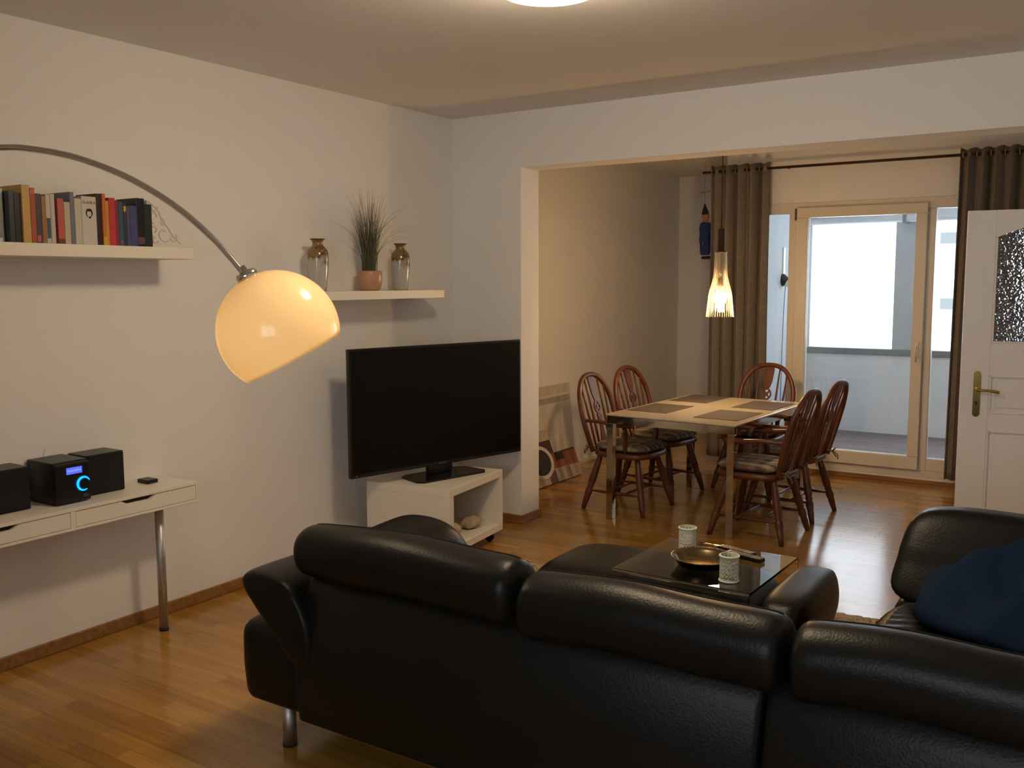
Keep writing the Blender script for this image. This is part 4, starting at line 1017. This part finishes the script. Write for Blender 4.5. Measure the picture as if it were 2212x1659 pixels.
canvas('painting', 1.04, 1.80, .745, .10, .024, 'large pale beige canvas with a grey bar, leaning behind the darker one',
       [(.62, .57, .50), ([(.20, .60), (.74, .60), (.74, .65), (.20, .65)], (.36, .33, .29)), ([(.0, .67), (.76, .67), (.76, .745), (.0, .745)], (.56, .51, .43)), ([(.03, .0), (.3, .0), (.3, .55), (.03, .55)], (.60, .54, .46))])
def ell(cx_, cy_, ra, rb, a0=0, a1=360, n=28): return [(cx_+ra*math.cos(math.radians(a0+(a1-a0)*k/n)), cy_+rb*math.sin(math.radians(a0+(a1-a0)*k/n))) for k in range(n+1)]
cx_, cy_ = .27, .185
ring = ell(cx_, cy_, .185, .135, 100, -190)+ell(cx_, cy_, .145, .105, 100, -190)[::-1]
canvas('painting', .80, 1.63, .43, .25, .09, 'dark stepped canvas with a white ring, leaning at the pier',
       [(.40, .31, .26), ([(0, .20), (.50, .20), (.50, .385), (0, .385)], (.060, .038, .034)), ([(0, .385), (.24, .385), (.24, .43), (0, .43)], (.085, .045, .05)),
        ([(.24, .345), (.50, .345), (.50, .43), (.24, .43)], (.45, .36, .29)), ([(.42, .11), (.83, .10), (.83, .235), (.42, .235)], (.25, .085, .05)),
        ([(.50, .165), (.63, .165), (.63, .235), (.50, .235)], (.035, .028, .022)), ([(.50, .222), (.83, .222), (.83, .235), (.50, .235)], (.05, .03, .028)),
        ([(.33, 0), (.44, 0), (.44, .10), (.33, .10)], (.095, .055, .065)), ([(.60, .0), (.67, .0), (.67, .10), (.60, .10)], (.28, .21, .18)),
        ([(0, .10), (.30, .10), (.40, .20), (.38, .30), (0, .30)], (.07, .04, .04)), (ell(cx_, cy_, .15, .11)[:-1], (.032, .028, .026)), (ring, (.56, .51, .45))],
       outline=[(0, 0), (.83, 0), (.83, .235), (.50, .235), (.50, .43), (0, .43)])

# ------------------------------------------------------------------ hanging puppet
dl = empty('hanging_puppet', (.575, 3.10, 1.80), math.radians(-35), 'small blue-clad bearded puppet hanging in the alcove beside the curtain', 'puppet')
def skin_mesh(name, pts, edges, rad, m, parent):
    me = bpy.data.meshes.new(name); me.from_pydata([Vector(p) for p in pts], edges, []); o = bpy.data.objects.new(name, me); COL.objects.link(o); o.parent = parent; me.materials.append(m)
    md = o.modifiers.new('skin', 'SKIN'); me_sv = me.skin_vertices[0].data if me.skin_vertices else None
    if me_sv is None:
        bm_ = bmesh.new(); bm_.from_mesh(me); bm_.verts.layers.skin.verify(); bm_.to_mesh(me); bm_.free(); me_sv = me.skin_vertices[0].data
    for i, r_ in enumerate(rad): me_sv[i].radius = (r_, r_)
    me_sv[0].use_root = True
    md.use_smooth_shade = True
    s_ = o.modifiers.new('soft', 'SUBSURF'); s_.levels = 2; s_.render_levels = 2
    return o
M_sk = mat('puppet_skin', (.42, .20, .11), .7); M_blu = mat('blue_cloth', (.020, .042, .17), .95); M_shoe = mat('dark_shoe', (.02, .016, .012), .6)
body = skin_mesh('body', [(0, 0, .17), (0, 0, .26), (0, 0, .325), (0, 0, .355), (.005, 0, .385), (.05, .0, .30), (.068, .02, .24), (.05, .05, .19), (-.05, 0, .30), (-.068, .02, .24), (-.05, .05, .19), (.03, 0, .10), (.028, 0, .03), (-.03, 0, .10), (-.028, 0, .03)],
    [(0, 1), (1, 2), (2, 3), (3, 4), (2, 5), (5, 6), (6, 7), (2, 8), (8, 9), (9, 10), (0, 11), (11, 12), (0, 13), (13, 14)], [.036, .038, .03, .018, .034, .018, .016, .010, .018, .016, .010, .024, .016, .024, .016], M_sk, dl)
b = bmesh.new(); lathe(b, [(.020, .335), (.045, .325), (.056, .28), (.052, .22), (.056, .17), (.052, .15), (.0, .15)], n=20, cap=False)
for s_ in (-1, 1): tube(b, curve_pts([(s_*.035, 0, .31), (s_*.064, .012, .265), (s_*.076, .022, .235), (s_*.058, .05, .197)], 4), .024, 10)
link('jacket', b, M_blu, body)
b = bmesh.new()
for s_ in (-1, 1): turned(b, (s_*.026, 0, .18), (s_*.028, 0, .035), [(0, .036), (.5, .034), (.85, .030), (1, .022)], 12)
link('trousers', b, M_blu, body)
b = bmesh.new()
for s_ in (-1, 1): puff(b, s_*.03, .018, .012, .020, .038, .014, e=2.5, n=5)
link('shoes', b, M_shoe, body)
b = bmesh.new(); puff(b, .0, .012, .352, .026, .018, .020, e=2.2, n=5); link('beard', b, mat('white_beard', (.5, .48, .42), 1), body)
b = bmesh.new(); puff(b, 0, .0, .385, .036, .032, .040, e=2.2, n=8); puff(b, 0, .034, .382, .007, .009, .007, e=2, n=3)
for s_ in (-1, 1): puff(b, s_*.036, 0, .382, .006, .008, .011, e=2, n=3)
hd = link('head', b, M_sk, body)
b = bmesh.new()
for s_ in (-1, 1): puff(b, s_*.013, .030, .392, .0045, .003, .0045, e=2, n=3)
link('eyes', b, M_black, hd)
b = bmesh.new(); turned(b, (0, -.004, .405), (.012, -.02, .50), [(0, .034), (.3, .026), (.7, .012), (1, .003)], 14); link('cap', b, mat('green_black_cap', (.02, .025, .012), .9), body)
b = bmesh.new(); tube(b, [(.012, -.02, .50), (.012, -.02, H-1.80)], .0012, 5); link('string', b, M_black, dl)
tube_b = bmesh.new(); tube(tube_b, [(-.075, -.02, .60), (.09, -.02, .60)], .005, 8); link('control_bar', tube_b, mat('bare_wood', (.35, .20, .12), .6), dl)
